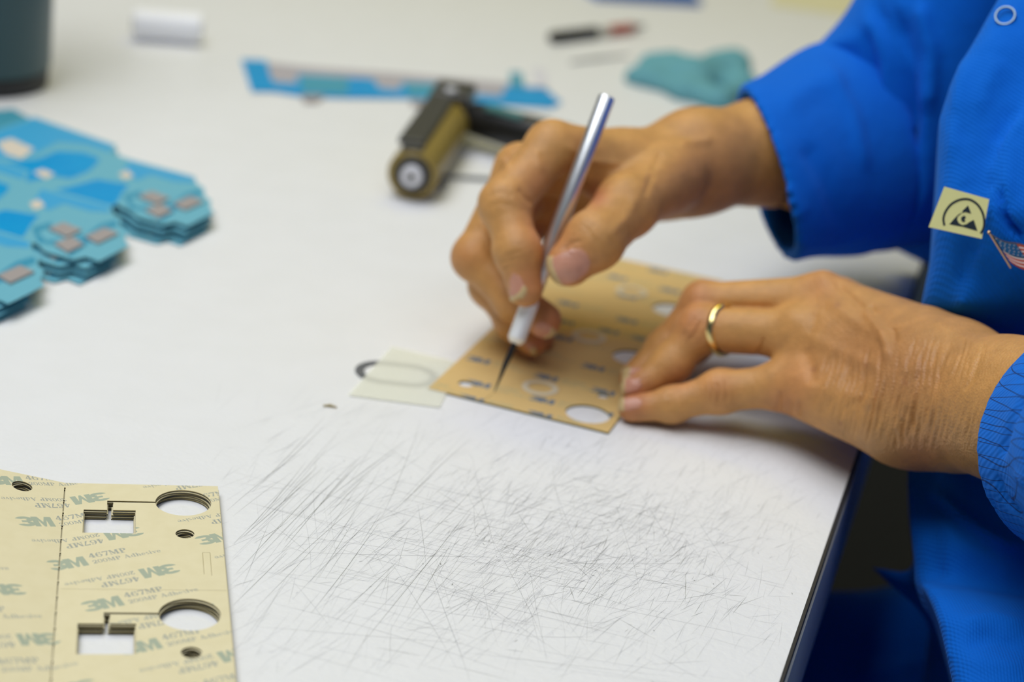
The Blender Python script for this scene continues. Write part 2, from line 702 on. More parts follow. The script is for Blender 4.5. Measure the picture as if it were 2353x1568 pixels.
def scratch(p, ang, ln, wid, m, bend=0.0):
    n = 5 if ln > 0.03 else 3
    for q in (p, (p[0] + math.cos(ang) * ln, p[1] + math.sin(ang) * ln)):
        if (q[0] - q0[0]) * en[0] + (q[1] - q0[1]) * en[1] > -0.004:
            return                                     # keep the cuts on the table
    wid *= 0.62
    b = len(V)
    a = ang
    x, y = p
    for k in range(n):
        s = math.sin(math.pi * (0.08 + 0.84 * k / (n - 1)))
        nx, ny = -math.sin(a) * wid * s / 2, math.cos(a) * wid * s / 2
        V.append((x + nx, y + ny, 0.00004))
        V.append((x - nx, y - ny, 0.00004))
        a += bend / n + random.gauss(0, 0.012)
        x += math.cos(a) * ln / (n - 1)
        y += math.sin(a) * ln / (n - 1)
    for k in range(n - 1):
        Fc.append((b + 2 * k, b + 2 * k + 1, b + 2 * k + 3, b + 2 * k + 2))
        mi.append(m)


R = math.radians
for k in range(46):                                   # long parallel knife cuts at the left
    px, py = random.uniform(520, 1010), random.uniform(1130, 1560)
    p = on(px, py)
    scratch(p[:2], R(random.gauss(76, 4)), random.uniform(0.02, 0.1), random.uniform(0.00012, 0.0003), random.choice((1, 2, 2, 3)), random.gauss(0, 0.05))
for k in range(26):
    p = on(random.uniform(520, 760), random.uniform(1080, 1420))
    scratch(p[:2], R(random.gauss(74, 3)), random.uniform(0.03, 0.09), random.uniform(0.00015, 0.00035), random.choice((2, 3)), random.gauss(0, 0.04))
for k in range(1700):                                 # the worn patch in front of the hands
    px, py = random.gauss(1330, 260), random.gauss(1240, 115)
    if not (500 < px < 1880 and 930 < py < 1567):
        continue
    p = on(px, py)
    q = random.random()
    a = random.gauss(70, 7) if q < 0.6 else random.gauss(48, 8) if q < 0.8 else random.gauss(-8, 8) if q < 0.9 else random.uniform(0, 180)
    scratch(p[:2], R(a), random.uniform(0.003, 0.024), random.uniform(0.0001, 0.00026), random.choice((1, 1, 1, 1, 2, 2, 3)), random.gauss(0, 0.08))
for k in range(700):                                  # fainter wear all round it
    px, py = random.uniform(480, 1850), random.uniform(930, 1567)
    p = on(px, py)
    scratch(p[:2], R(random.gauss(68, 14)), random.uniform(0.004, 0.03), random.uniform(0.0001, 0.0002), random.choice((1, 1, 1, 2)), random.gauss(0, 0.08))
for k in range(46):                                   # cuts running across
    p = on(random.uniform(540, 1300), random.uniform(1080, 1520))
    scratch(p[:2], R(random.gauss(-8, 9)), random.uniform(0.02, 0.13), random.uniform(0.00012, 0.00024), random.choice((1, 2, 2)), random.gauss(0, 0.1))
for k in range(60):                                   # cuts running away from us
    p = on(random.uniform(700, 1700), random.uniform(1180, 1567))
    scratch(p[:2], R(random.gauss(100, 14)), random.uniform(0.02, 0.09), random.uniform(0.00012, 0.00022), random.choice((1, 2)), random.gauss(0, 0.1))
for k in range(90):                                   # nicks
    p = on(random.gauss(1300, 260), random.gauss(1240, 120))
    scratch(p[:2], random.uniform(0, 3.1), random.uniform(0.0006, 0.0025), random.uniform(0.0003, 0.0007), random.choice((2, 3, 3)))
for px, py, px2, py2, m in ((880, 1100, 1430, 1205, 2), (990, 1090, 860, 1010, 1), (780, 990, 560, 1235, 2), (820, 1060, 640, 1265, 3), (1080, 1170, 840, 1480, 3),
                            (960, 1160, 985, 1300, 2), (985, 1300, 1080, 1567, 2), (1320, 1380, 1310, 1350, 3), (1460, 1275, 1300, 1300, 2), (700, 1270, 1190, 1290, 2)):
    a, b = on(px, py), on(px2, py2)
    v = b - a
    scratch(a[:2], math.atan2(v[1], v[0]), np.linalg.norm(v), 0.0003, m)
meshobj('tabletop', V, Fc, [M['laminate'], M['scratch_a'], M['scratch_b'], M['scratch_c']], table, midx=mi)
bm = bmesh.new()                                       # grey band with a dark glue seam along the top
cb = (q0 + q1) / 2
add_box(bm, cb + en * 0.0007 + np.array([0, 0, -0.0024]), (ed, en, (0, 0, 1)), (1.425, 0.0006, 0.0022))
for f in bm.faces:
    f.material_index = 1
k0 = len(bm.faces)
add_box(bm, cb + en * 0.0011 + np.array([0, 0, -TT / 2 - 0.0024]), (ed, en, (0, 0, 1)), (1.425, 0.001, TT / 2 - 0.0024))
bm.faces.ensure_lookup_table()
for f in bm.faces[k0:]:
    f.material_index = 0
bmobj('edge_band', bm, [M['edge'], M['seam']], table)
for s, t in ((0.12, 0.28), (0.12, 1.38), (2.7, 0.28), (2.7, 1.38)):
    p = q0 + ed * s - en * t
    bm = bmesh.new()
    add_box(bm, (p[0], p[1], (FLOOR_Z - TT) / 2), (ed, en, (0, 0, 1)), (0.02, 0.02, (-TT - FLOOR_Z) / 2), 0.002)
    bmobj('leg', bm, M['steel_paint'], table)

# ------------------------------------------------------------ printed adhesive sheets
def arc(cx, cy, rx, ry, a0, a1, wh, wv, n=14):
    """bent stroke: outer ellipse rx, ry, thinned by wh at the sides and wv at top and bottom"""
    T = [math.radians(a0 + (a1 - a0) * k / n) for k in range(n + 1)]
    o = [(cx + rx * math.cos(t), cy + ry * math.sin(t)) for t in T]
    i = [(cx + (rx - wh) * math.cos(t), cy + (ry - wv) * math.sin(t)) for t in T]
    return o + i[::-1]


def rc(a, b, c, d):
    return [(a, b), (c, b), (c, d), (a, d)]


def ring_(cx, cy, rx, ry, wh, wv):
    return [arc(cx, cy, rx, ry, 0, 180, wh, wv, 12), arc(cx, cy, rx, ry, 180, 360, wh, wv, 12)]


def disc(cx, cy, r):
    return ellipse((cx, cy), (r, 0), (0, r), 10)


GL = {  # bold slab letters: (advance, polygons), cap height 1
    '4': (.76, [[(.02, .24), (.4, 1), (.56, 1), (.17, .36), (.17, .24)], rc(.02, .24, .7, .36), rc(.38, 0, .57, 1), rc(.27, 0, .69, .07)]),
    '6': (.74, ring_(.37, .31, .34, .31, .16, .07) + [arc(.44, .45, .41, .55, 95, 195, .17, .08), disc(.55, .86, .11)]),
    '7': (.7, [rc(.05, .82, .68, 1), [(.56, .86), (.68, .9), (.4, 0), (.2, 0)], rc(.05, .68, .12, .9)]),
    'M': (1.12, [rc(.14, 0, .21, 1), rc(.78, 0, .98, 1), [(.08, 1), (.32, 1), (.6, .22), (.52, 0)], [(.5, 0), (.57, 0), (.86, 1), (.78, 1)],
                 rc(.03, 0, .32, .07), rc(.68, 0, 1.08, .07), rc(.03, .93, .3, 1), rc(.8, .93, 1.08, 1)]),
    'P': (.8, [rc(.13, 0, .33, 1), rc(.03, 0, .45, .07), rc(.03, .93, .42, 1), arc(.4, .73, .35, .27, -90, 90, .2, .07), rc(.3, .46, .42, .53)]),
    '2': (.7, [arc(.33, .69, .3, .31, 165, -35, .17, .08), [(.42, .6), (.57, .51), (.26, .14), (.04, .06)], rc(.04, 0, .62, .17), disc(.13, .73, .1), rc(.56, .1, .63, .28)]),
    '0': (.72, ring_(.36, .5, .33, .5, .16, .07)),
    'A': (.98, [[(.1, 0), (.17, 0), (.47, .86), (.43, 1)], [(.36, 1), (.52, 1), (.88, 0), (.64, 0)], rc(.22, .27, .68, .34), rc(0, 0, .28, .06), rc(.54, 0, .98, .06)]),
    'd': (.74, ring_(.31, .32, .28, .33, .15, .06) + [rc(.43, 0, .6, 1), rc(.34, .93, .6, 1), rc(.43, 0, .71, .07)]),
    'h': (.76, [rc(.1, 0, .27, 1), rc(.02, .93, .27, 1), rc(.02, 0, .35, .07), arc(.41, .38, .23, .28, 0, 180, .16, .1), rc(.47, 0, .64, .4), rc(.4, 0, .73, .07)]),
    'e': (.64, [arc(.31, .33, .28, .34, 0, 320, .15, .06, 18), rc(.1, .32, .59, .39)]),
    's': (.54, [arc(.27, .49, .21, .17, 30, 275, .11, .06), arc(.27, .17, .22, .18, -150, 95, .11, .06), [(.14, .42), (.2, .48), (.42, .24), (.36, .17)]]),
    'i': (.38, [rc(.1, 0, .27, .64), rc(.02, .57, .27, .64), rc(.02, 0, .35, .07), disc(.19, .86, .11)]),
    'v': (.66, [[(.05, .64), (.25, .64), (.42, .1), (.34, 0)], [(.3, 0), (.36, 0), (.6, .64), (.53, .64)], rc(0, .57, .32, .64), rc(.43, .57, .68, .64)]),
    ' ': (.4, []),
}


def text_polys(txt, x, y, h, width):
    adv = sum(GL[c][0] for c in txt)
    sx = width / adv
    out = []
    for c in txt:
        for pl in GL[c][1]:
            out.append([(x + px * sx, y + py * h) for px, py in pl])
        x += GL[c][0] * sx
    return out


def logo_polys(x, y, h, wd):
    """the heavy 3 and M of the maker's mark, touching"""
    P = [arc(.5, .735, .5, .265, 168, -70, .34, .225, 16), arc(.5, .265, .5, .265, 70, -168, .34, .225, 16), rc(.3, .41, .74, .6)]
    P.append([(.92, 0), (.92, 1), (1.28, 1), (1.48, .44), (1.68, 1), (2.04, 1), (2.04, 0), (1.72, 0), (1.72, .66), (1.54, 0), (1.42, 0), (1.24, .66), (1.24, 0)])
    return [[(x + px * wd / 2.04, y + py * h) for px, py in pl] for pl in P]


def lockup(o, ang, s=1.0):
    """one printed mark; o = its lower-left corner (mm), ang in degrees -> (logo polygons, letter polygons)"""
    A = logo_polys(0, 0, 7.0, 14.2)
    B = text_polys('467MP', 16, 4.6, 3.3, 14.6) + text_polys('200MP Adhesive', 16, 0.4, 2.5, 26.0)
    c, n = math.cos(math.radians(ang)) * s, math.sin(math.radians(ang)) * s
    f = lambda pl: [((o[0] + x * c - y * n) * 0.001, (o[1] + x * n + y * c) * 0.001) for x, y in pl]
    return [f(p) for p in A], [f(p) for p in B]


# stack at the lower left: its own flat frame, origin where crease meets the far edge, millimetres
ZS = 0.0042
SA = on(150, 1110, ZS)
SAX = math.radians(13.5)


def S2(px, py):
    d = on(px, py, ZS) - SA
    return np.array([d[0] * math.cos(SAX) + d[1] * math.sin(SAX), -d[0] * math.sin(SAX) + d[1] * math.cos(SAX)])


ol = [(-0.062, 0), (0, 0), (0.0589, 0), (0.0589, -0.235), (0, -0.235), (-0.062, -0.235)]


def keyhole(sq, notch, chan, circ):
    """square window, its notch, the thin channel and the round hole as one opening"""
    (x0, y1), (x1, y0) = sq
    (n0, n1), yt = notch
    c, r = circ
    th = 0.0011
    a0 = math.asin(min(1, (yt - c[1]) / r))
    a1 = math.asin(min(1, (yt - th - c[1]) / r))
    pts = [(x0, y0), (x0, y1), (n0, y1), (n0, yt)]
    st, en_ = math.pi - a0, math.pi - a1
    n = 46
    pts += [(c[0] + r * math.cos(st - (st - en_ + 2 * math.pi) * k / n), c[1] + r * math.sin(st - (st - en_ + 2 * math.pi) * k / n)) for k in range(n + 1)]
    pts += [(n1, yt - th), (n1, y1), (x1, y1), (x1, y0)]
    return pts


c1, c2 = (S2(357.8, 1150.8) + S2(484.6, 1160.7)) / 2, (S2(365.7, 1410) + S2(506.1, 1415)) / 2
RH = 0.0107
s1 = (S2(192.3, 1171.2), S2(311.9, 1226.4))
s2 = (S2(178.4, 1433.2), S2(312.9, 1504.2))
holes = [keyhole(s1, ((S2(246, 1172)[0], S2(260, 1172)[0]), S2(246, 1151)[1]), None, (c1, RH)),
         keyhole(s2, ((S2(238, 1434)[0], S2(253, 1434)[0]), S2(238, 1408)[1]), None, (c2, RH))]
for px, py in ((425, 1227), (440, 1500)):
    c = S2(px, py)
    holes.append(ellipse(c, (0.0035, 0), (0, 0.0035), 28))
holes.append(ellipse((-0.0162, -0.0102), (0.0039, 0), (0, 0.0039), 28))
# perforation along the crease: slots with bridges, just left of it
y = -0.004
while y > -0.232:
    holes.append([(-0.00028, y), (0.00028, y), (0.00028, y - 0.0098), (-0.00028, y - 0.0098)])
    y -= 0.0104
ink_g, ink_t = [], []
for k in range(-6, 4):
    for j in range(-2, 3):
        for rot in (0, 1):
            if rot == 0:
                al, pe, an = -28.2 - 1.6 * k + 57.1 * j, -64.2 + 30.6 * k, 35.0
            else:
                al, pe, an = 15.0 - 1.7 * k + 57.1 * j, -73.0 + 30.6 * k, 215.0
            t = math.radians(35.0)
            wx, wy = al * math.cos(t) - pe * math.sin(t), al * math.sin(t) + pe * math.cos(t)
            o = (wx * math.cos(SAX) + wy * math.sin(SAX), -wx * math.sin(SAX) + wy * math.cos(SAX))
            if not (-110 < o[0] < 100 and -270 < o[1] < 40):
                continue
            a, b = lockup(o, an - math.degrees(SAX))
            ok = lambda pl: any(-0.062 < x < 0.0589 and -0.235 < yy < 0 for x, yy in pl)
            ink_g += [p for p in a if ok(p)]
            ink_t += [p for p in b if ok(p)]
tabx0, tabx1 = S2(465, 1270)[0], S2(482, 1270)[0]
tab_y0, tab_y1 = S2(470, 1270)[1], S2(474, 1320)[1]
lw = 0.00016
cy = S2(300, 1355)[1]
lines = [rc(0.001, cy, 0.0585, cy - lw), rc(tabx0, tab_y1, tabx0 + lw, tab_y0), rc(tabx1, tab_y1 - 0.001, tabx1 + lw, tab_y0), rc(tabx0, tab_y0, tabx1, tab_y0 - lw)]
LT = 0.00066
V0, F0, M0 = plate(ol, holes, LT, [(1, ink_g), (2, ink_t), (5, lines)], side_mat=(3, 4))
V1, F1, M1 = plate(ol, holes, LT, side_mat=(3, 4))


def fold(V, deg=12.0):
    V = np.array(V)
    L = V[:, 0] < 0
    x, z = V[L, 0].copy(), V[L, 2].copy()
    t = math.radians(deg)
    V[L, 0] = x * math.cos(t) + z * math.sin(t)
    V[L, 2] = -x * math.sin(t) + z * math.cos(t)
    return V


smats = [M['tan'], M['ink_green'], M['ink_grey'], M['tan_edge'], M['dark_edge'], M['cut_line']]
ords = ['topmost', 'second', 'third', 'fourth', 'fifth', 'bottom']
first = None
for k in range(6):
    z = ZS - k * (ZS / 6)
    jx, jy, jr = (0, 0, 0) if k == 0 else (random.gauss(0, 0.00035), -0.0001 * k + random.gauss(0, 0.0002), random.gauss(0, 0.001))
    if k == 0:
        o = meshobj('adhesive_sheet', fold(V0), F0, smats, midx=M0)
        o['label'] = 'tan printed adhesive sheet lying topmost on the stack at lower left'
    else:
        if first is None:
            o = first = meshobj('adhesive_sheet', fold(V1), F1, smats, midx=M1)
        else:
            o = first.copy()
            COL.objects.link(o)
        o['label'] = 'tan adhesive sheet, %s from the top of the six-sheet stack at lower left' % ords[k] if k < 5 else 'tan adhesive sheet lying at the very bottom of the lower left stack, on the table'
    o.location = (SA[0] + jx, SA[1] + jy, z - 0.00002)
    o.rotation_euler[2] = SAX + jr
    tag(o, cat='sheet', group='stack of die-cut adhesive sheets')

# the sheet being cut, under the hands
WA = on(984, 892, 0.0011)
WB = on(1397, 994, 0.0011)
wang = math.atan2(WB[1] - WA[1], WB[0] - WA[0])


def W2(px, py):
    d = on(px, py, 0.0011) - WA
    return np.array([d[0] * math.cos(wang) + d[1] * math.sin(wang), -d[0] * math.sin(wang) + d[1] * math.cos(wang)])


wo = [(0, 0), (0.0876, 0), (0.0876, 0.240), (0, 0.240)]
wh = [ellipse((0.0735, yy), (0.0104, 0), (0, 0.0104), 40) for yy in (0.0147, 0.0953, 0.1752)]
wh += [ellipse((0.0738, 0.0392), (0.0028, 0), (0, 0.0028), 20), ellipse((0.0132, 0.0151), (0.0036, 0), (0, 0.0036), 24)]
wg, wt = [], []
for (x, yy) in ((2, 43), (37, 42), (66, 41), (12, 15), (44, 14.5), (-16, 71), (16, 70), (53, 68), (1, 97), (28, 96), (46, 120), (64, 120), (-8, 121), (22, 119), (16, 146),
                (50, 141), (-10, 168), (40, 177), (8, 196), (27, 204), (58, 202), (44, 230), (4, 228), (72, 16), (-18, 1), (15, -3), (48, -2.5)):
    a, b = lockup((x, yy), -1 if x % 2 else 1, 0.86)
    wg += a
    wt += b
wl = []
a, b = W2(1132, 906), W2(1112, 920)
nrm = np.array([-(b - a)[1], (b - a)[0]]) / np.linalg.norm(b - a) * 0.00018
wl.append([tuple(a + nrm), tuple(b + nrm), tuple(b - nrm), tuple(a - nrm)])
V2, F2, M2 = plate(wo, wh, 0.00105, [(1, wg), (2, wt), (5, wl)], side_mat=(3, 4))
o = meshobj('adhesive_sheet', V2, F2, [M['tan2'], M['ink_blue2'], M['ink_pale2'], M['tan_edge'], M['dark_edge'], M['cut_line']], midx=M2)
o.location = (WA[0], WA[1], 0.0011)
o.rotation_euler[2] = wang
tag(o, 'golden tan printed adhesive sheet being cut under the two hands', 'sheet')
sheet_cut = o
# pale ring pads stuck on that sheet
for (x, yy), lb in (((0.0452, 0.0302), 'pale ring pad on the cut sheet beside the knife tip'),
                    ((0.0461, 0.1089), 'pale ring pad on the cut sheet right of the knife fingertips'),
                    ((0.0472, 0.1887), 'pale ring pad on the cut sheet below the holding thumb, farthest away')):
    bm = bmesh.new()
    prof = [(0, 0.0058), (0, 0.0088), (0.0005, 0.0087), (0.0006, 0.0083), (0.0006, 0.0062), (0.0005, 0.0058)]
    c, s = math.cos(wang), math.sin(wang)
    add_lathe(bm, (WA[0] + x * c - yy * s, WA[1] + x * s + yy * c, 0.00115), (0, 0, 1), prof + [prof[0]], 40, cap=False)
    tag(bmobj('ring_pad', bm, M['ring_pad'], angle=40), lb, 'pad', 'ring pads on the cut sheet')

# ------------------------------------------------------------ film square and oval gasket left of the sheet
m = mat('pale_yellow_film', '#fffff0', 0.3, alpha=0.45)
M['film'] = m
pts = [on(px, py)[:2] for px, py in ((900, 800), (1060, 838), (1010, 940), (800, 912))]
bm = bmesh.new()
add_prism(bm, pts, 0.0008, 0.00095)
tag(bmobj('film_label', bm, M['film']), 'pale yellow see-through film square tucked beside the cut sheet', 'film')
M['gasket'] = mat('grey_gasket_rubber', '#5f6166', 0.6)
bm = bmesh.new()
cg = on(912, 861)[:2]
ax = on(1008, 872)[:2] - cg
L_ = np.linalg.norm(ax)
ax = ax / L_
pv = np.array([-ax[1], ax[0]])
hw = 0.0135


def oval(inset, n=20):
    r = hw - inset
    s = L_ - hw
    o_ = []
    for k in range(n + 1):
        t = -math.pi / 2 + math.pi * k / n
        o_.append(cg + ax * (s + r * math.cos(t)) + pv * r * math.sin(t))
    for k in range(n + 1):
        t = math.pi / 2 + math.pi * k / n
        o_.append(cg + ax * (-s + r * math.cos(t)) + pv * r * math.sin(t))
    return o_


A_, B_ = oval(0), oval(0.0042)
va = [[bm.verts.new((p[0], p[1], z)) for p in q] for q, z in ((A_, 0.0001), (A_, 0.00055), (B_, 0.00055), (B_, 0.0001))]
for i in range(4):
    P_, Q_ = va[i], va[(i + 1) % 4]
    for k in range(len(A_)):
        bm.faces.new((P_[k], P_[(k + 1) % len(A_)], Q_[(k + 1) % len(A_)], Q_[k]))
tag(bmobj('oval_gasket', bm, M['gasket']), 'grey oval gasket lying half under the pale yellow film', 'gasket')
bm = bmesh.new()
a, b = on(742, 935), on(774, 939)
add_tube(bm, [a + [0, 0, .0005], (a + b) / 2 + [0, 0.0005, .0009], b + [0, 0, .0005]], [0.0003, 0.0006, 0.0003], 6)
tag(bmobj('paper_sliver', bm, M['tan_edge']), 'tiny brown paper sliver on the bare white table', 'offcut')

# ------------------------------------------------------------ blue flexible circuits piled at the left
M['film_blue'] = mat('blue_polyimide_film', '#00a4e2', 0.35, alpha=0.95, mottle=(25, 0.5, '#0094dc'))
M['film_teal'] = mat('pale_teal_film', '#6cb4c8', 0.45)
M['pad_grey'] = mat('brown_grey_connector_pad', '#a39a98', 0.5)
M['pad_beige'] = mat('beige_stiffener', '#d8cdbd', 0.55)
M['film_teal2'] = mat('blue_green_film', '#4fa9c2', 0.4, alpha=0.86)
bo = on(200, 430)


def B2(px, py):
    return tuple((on(px, py) - bo)[:2])


board_out = [B2(*p) for p in ((-60, 350), (88, 300), (274, 366), (268, 386), (300, 398), (452, 440), (456, 456), (472, 466), (474, 486), (488, 497), (484, 512), (494, 524),
                              (432, 556), (404, 546), (378, 552), (318, 535), (300, 520), (270, 505), (205, 545), (130, 520), (-60, 450))]
board_win = [[B2(*p) for p in ((0, 362), (34, 350), (88, 374), (56, 400), (20, 388))], [B2(*p) for p in ((82, 430), (104, 422), (132, 433), (112, 446))]]


def strip2d(pl, w):
    out, back = [], []
    for i, p in enumerate(pl):
        a, b = Vector(pl[max(i - 1, 0)]), Vector(pl[min(i + 1, len(pl) - 1)])
        t = (b - a).normalized()
        n = Vector((-t.y, t.x)) * w / 2
        out.append(tuple(Vector(p) + n))
        back.append(tuple(Vector(p) - n))
    return out + back[::-1]


panels = [('blue_panel', ((-60, 402), (30, 406), (95, 399), (140, 380), (200, 384), (234, 397), (230, 408), (208, 428), (168, 445), (130, 439), (60, 454), (-60, 472))),
          ('pale_panel', ((-56, 354), (88, 304), (267, 369), (261, 383), (205, 365), (140, 359), (95, 384), (40, 399), (-56, 392))),
          ('blue_panel', ((100, 478), (170, 463), (228, 447), (300, 459), (284, 478), (272, 500), (206, 544), (130, 519))),
          ('dark_panel', ((345, 513), (400, 501), (430, 479), (462, 470), (470, 481), (432, 497), (395, 529), (372, 546))),
          ('dark_panel', ((286, 484), (326, 473), (330, 482), (300, 494), (318, 512), (350, 508), (330, 520), (302, 516))),
          ('pale_panel', ((302, 405), (447, 443), (450, 454), (404, 451), (352, 435), (318, 449), (288, 428)))]
M['film_mid'] = mat('mid_blue_film', '#3a98b8', 0.4)
M['film_pale'] = mat('pale_blue_film', '#3fa8da', 0.4)
beige = [((0, 362), (34, 351), (86, 376), (56, 399), (20, 388)), ((82, 431), (104, 423), (131, 434), (111, 446))]
pads = [((322, 490), (352, 478), (392, 494), (362, 508)), ((400, 508), (440, 490), (470, 502), (428, 522)), ((336, 522), (372, 508), (398, 524), (366, 540)),
        ((278, 434), (298, 426), (312, 440), (290, 448))]


def make_board():
    t = empty('flexible_circuit', (bo[0], bo[1], 0))
    V, F, Mi = plate(board_out, [], 0.0003)
    meshobj('film', V, F, M['film_teal'], t, local=True)
    for nm, pl in panels:
        bm = bmesh.new()
        add_prism(bm, [B2(*p) for p in pl], 0.00002, 0.00012)
        bmobj(nm, bm, {'blue_panel': M['film_blue'], 'pale_panel': M['film_pale'], 'dark_panel': M['film_mid']}[nm], t, local=True)
    for pl in beige:
        bm = bmesh.new()
        add_prism(bm, [B2(*p) for p in pl], 0.0001, 0.0002)
        bmobj('stiffener', bm, M['pad_beige'], t, local=True)
    for k, pl in enumerate(pads):
        bm = bmesh.new()
        add_prism(bm, [B2(*p) for p in pl], -0.0001, 0.0013 if k < 3 else 0.0003)
        bmobj('connector_pad' if k < 3 else 'stiffener', bm, M['pad_grey'] if k < 3 else M['pad_beige'], t, local=True)
    return t


def copy_thing(root):
    r = root.copy()
    COL.objects.link(r)
    for ch in root.children:
        c = ch.copy()
        COL.objects.link(c)
        c.parent = r
        c.matrix_parent_inverse = ch.matrix_parent_inverse
    return r


pile_shift = [on(1, 502) - on(214, 430), on(214, 430) * 0, on(-213, 585) - on(1, 502) + on(1, 502) - on(214, 430)]
pile_names = ['rear pile, its connector end reaching farthest right', 'middle pile', 'front pile, mostly out of the picture']
b0 = make_board()
nb = 0
rank = ['top', 'second', 'third', 'lowest']
for i, sh in enumerate((pile_shift[1], pile_shift[0], pile_shift[2])):
    for k in range(4):
        o = b0 if nb == 0 else copy_thing(b0)
        nb += 1
        o.location = (bo[0] + sh[0] + random.gauss(0, 0.001) - 0.0015 * k, bo[1] + sh[1] + random.gauss(0, 0.001) - 0.0035 * k, 0.0092 + 0.0002 * i - 0.0027 * k)
        o.rotation_euler[2] = random.gauss(0, 0.012)
        tag(o, 'blue flexible circuit, %s of the %s' % (('%s board' % rank[k]), pile_names[i]), 'circuit board', 'blue flexible circuits piled at the left')
bm = bmesh.new()
add_prism(bm, [on(*p)[:2] for p in ((-70, 262), (30, 252), (70, 275), (10, 305), (-70, 320))], 0.0002, 0.0007)
tag(bmobj('film_scrap', bm, M['film_teal2']), 'pale teal film scrap at the foot of the dark canister', 'film')

# ------------------------------------------------------------ long film strip behind
strip = empty('film_strip', tuple(on(900, 190)))
tag(strip, 'long blue and clear film strip lying behind the brayer', 'film strip')


def film(name, pl, z0, z1, m):
    bm = bmesh.new()
    add_prism(bm, [on(*p)[:2] for p in pl], z0, z1)
    return bmobj(name, bm, m, strip)


c6 = lambda pts: [(520 + x / 2.674, y / 2.674) for x, y in pts]
M['film_clear'] = mat('clear_backing_film', '#cfc9cf', 0.3, alpha=0.7)
film('backing_film', c6([(100, 365), (260, 388), (560, 420), (1000, 450), (1380, 482), (1730, 512), (1960, 545), (2050, 625), (1980, 660), (1280, 622), (740, 592), (300, 552), (150, 540)]), 0.0003, 0.0006, M['film_clear'])
film('blue_film', c6([(92, 372), (245, 378), (275, 492), (300, 515), (430, 522), (440, 465), (900, 492), (940, 550), (1060, 562), (1085, 512), (1370, 522), (1390, 580), (1690, 600), (1715, 540), (1955, 552),
                      (2060, 640), (1995, 672), (1690, 652), (1270, 636), (1130, 612), (740, 610), (600, 606), (470, 600), (300, 572), (155, 570)]), 0.0007, 0.0011, M['film_blue'])
film('teal_panel', c6([(450, 475), (750, 490), (745, 590), (470, 580)]), 0.0012, 0.0014, M['film_teal2'])
film('teal_panel', c6([(1090, 520), (1355, 530), (1340, 605), (1120, 600)]), 0.0012, 0.0014, M['film_teal2'])
film('teal_panel', c6([(1740, 450), (1815, 455), (1830, 545), (1745, 540)]), 0.0012, 0.0014, M['film_teal2'])
M['film_white'] = mat('white_tab_film', '#dfdde6', 0.4)
film('white_tab', c6([(1880, 430), (1955, 435), (1975, 545), (1905, 545)]), 0.0012, 0.0014, M['film_white'])
film('connector_pad', c6([(460, 600), (600, 602), (560, 640), (480, 640)]), 0.0002, 0.0022, M['pad_grey'])
film('connector_pad', c6([(1130, 628), (1230, 630), (1210, 665), (1140, 660)]), 0.0002, 0.0022, M['pad_grey'])

# ------------------------------------------------------------ brayer
M['rubber_amber'] = mat('amber_roller_rubber', '#a88f3f', 0.35, trans=0.25)
M['frame_dark'] = mat('dark_grey_frame', '#3b3a36', 0.4)
M['plastic_black'] = mat('black_plastic', '#161616', 0.4)
M['plastic_white'] = mat('white_hub_plastic', '#dcdce2', 0.4)
M['plastic_teal'] = mat('teal_marking', '#4f8583', 0.5)
ra, rb = on(948, 402, 0.0165), on(1062, 226, 0.0165)
rax = (rb - ra) / np.linalg.norm(rb - ra)
RL = 0.128
rb = ra + rax * RL
br = empty('brayer', (ra[0], ra[1], 0))
tag(br, 'amber rubber brayer with dark frame and black handle lying behind the knife hand', 'roller')
RR = 0.0155
bm = bmesh.new()
add_lathe(bm, ra, rax, [(0, 0.0095), (0, RR - 0.001), (0.001, RR), (RL - 0.001, RR), (RL, RR - 0.001), (RL, 0.0095)], 40)
bmobj('roller', bm, M['rubber_amber'], br, angle=40)
bm = bmesh.new()
add_lathe(bm, ra - rax * 0.0022, rax, [(0, 0.0105), (0.0022, 0.0118), (0.003, 0.0118)], 32)
bmobj('end_disc', bm, M['frame_dark'], br, angle=40)
bm = bmesh.new()
add_lathe(bm, ra - rax * 0.006, rax, [(0, 0.003), (0, 0.0062), (0.003, 0.0068), (0.005, 0.0068)], 28)
bmobj('hub', bm, M['plastic_white'], br, angle=40)
bm = bmesh.new()
add_lathe(bm, ra - rax * 0.0068, rax, [(0, 0.0015), (0.0006, 0.0024), (0.002, 0.0024)], 16)
bmobj('axle', bm, M['frame_dark'], br, angle=40)
side = np.cross(rax, [0, 0, 1])                        # to the right
bar0 = ra + rax * 0.012 - side * 0.006 + np.array([0, 0, 0.0165])
bar1 = rb + rax * 0.012 - side * 0.003 + np.array([0, 0, 0.0165])
bm = bmesh.new()
add_box(bm, (bar0 + bar1) / 2, (rax, side, (0, 0, 1)), (np.linalg.norm(bar1 - bar0) / 2, 0.0085, 0.0022), 0.0015)
add_box(bm, ra + rax * 0.004 - side * 0.002 + np.array([0, 0, 0.010]), (rax, side, (0, 0, 1)), (0.0035, 0.0065, 0.008), 0.0012)
bmobj('frame', bm, M['frame_dark'], br)
bm = bmesh.new()
blk = rb + rax * 0.020 + np.array([0, 0, 0.008])
add_box(bm, blk, (rax, side, (0, 0, 1)), (0.020, 0.0135, 0.0125), 0.003)
bmobj('frame_block', bm, M['frame_dark'], br)
bm = bmesh.new()
add_lathe(bm, blk + np.array([0, 0, 0.0126]) - rax * 0.012, (0, 0, 1), [(0, 0.0042), (0.0015, 0.004), (0.002, 0.003)], 20)
bmobj('frame_rivet', bm, M['plastic_white'], br)
h0, h1 = on(1098, 275, 0.02), on(1248, 318, 0.02)
hax = (h1 - h0) / np.linalg.norm(h1 - h0)
hs = np.cross(hax, [0, 0, 1])
bm = bmesh.new()
prof = [(0, 0.010), (0.004, 0.0115), (0.03, 0.0125), (0.075, 0.0135), (0.1, 0.012), (0.108, 0.008)]
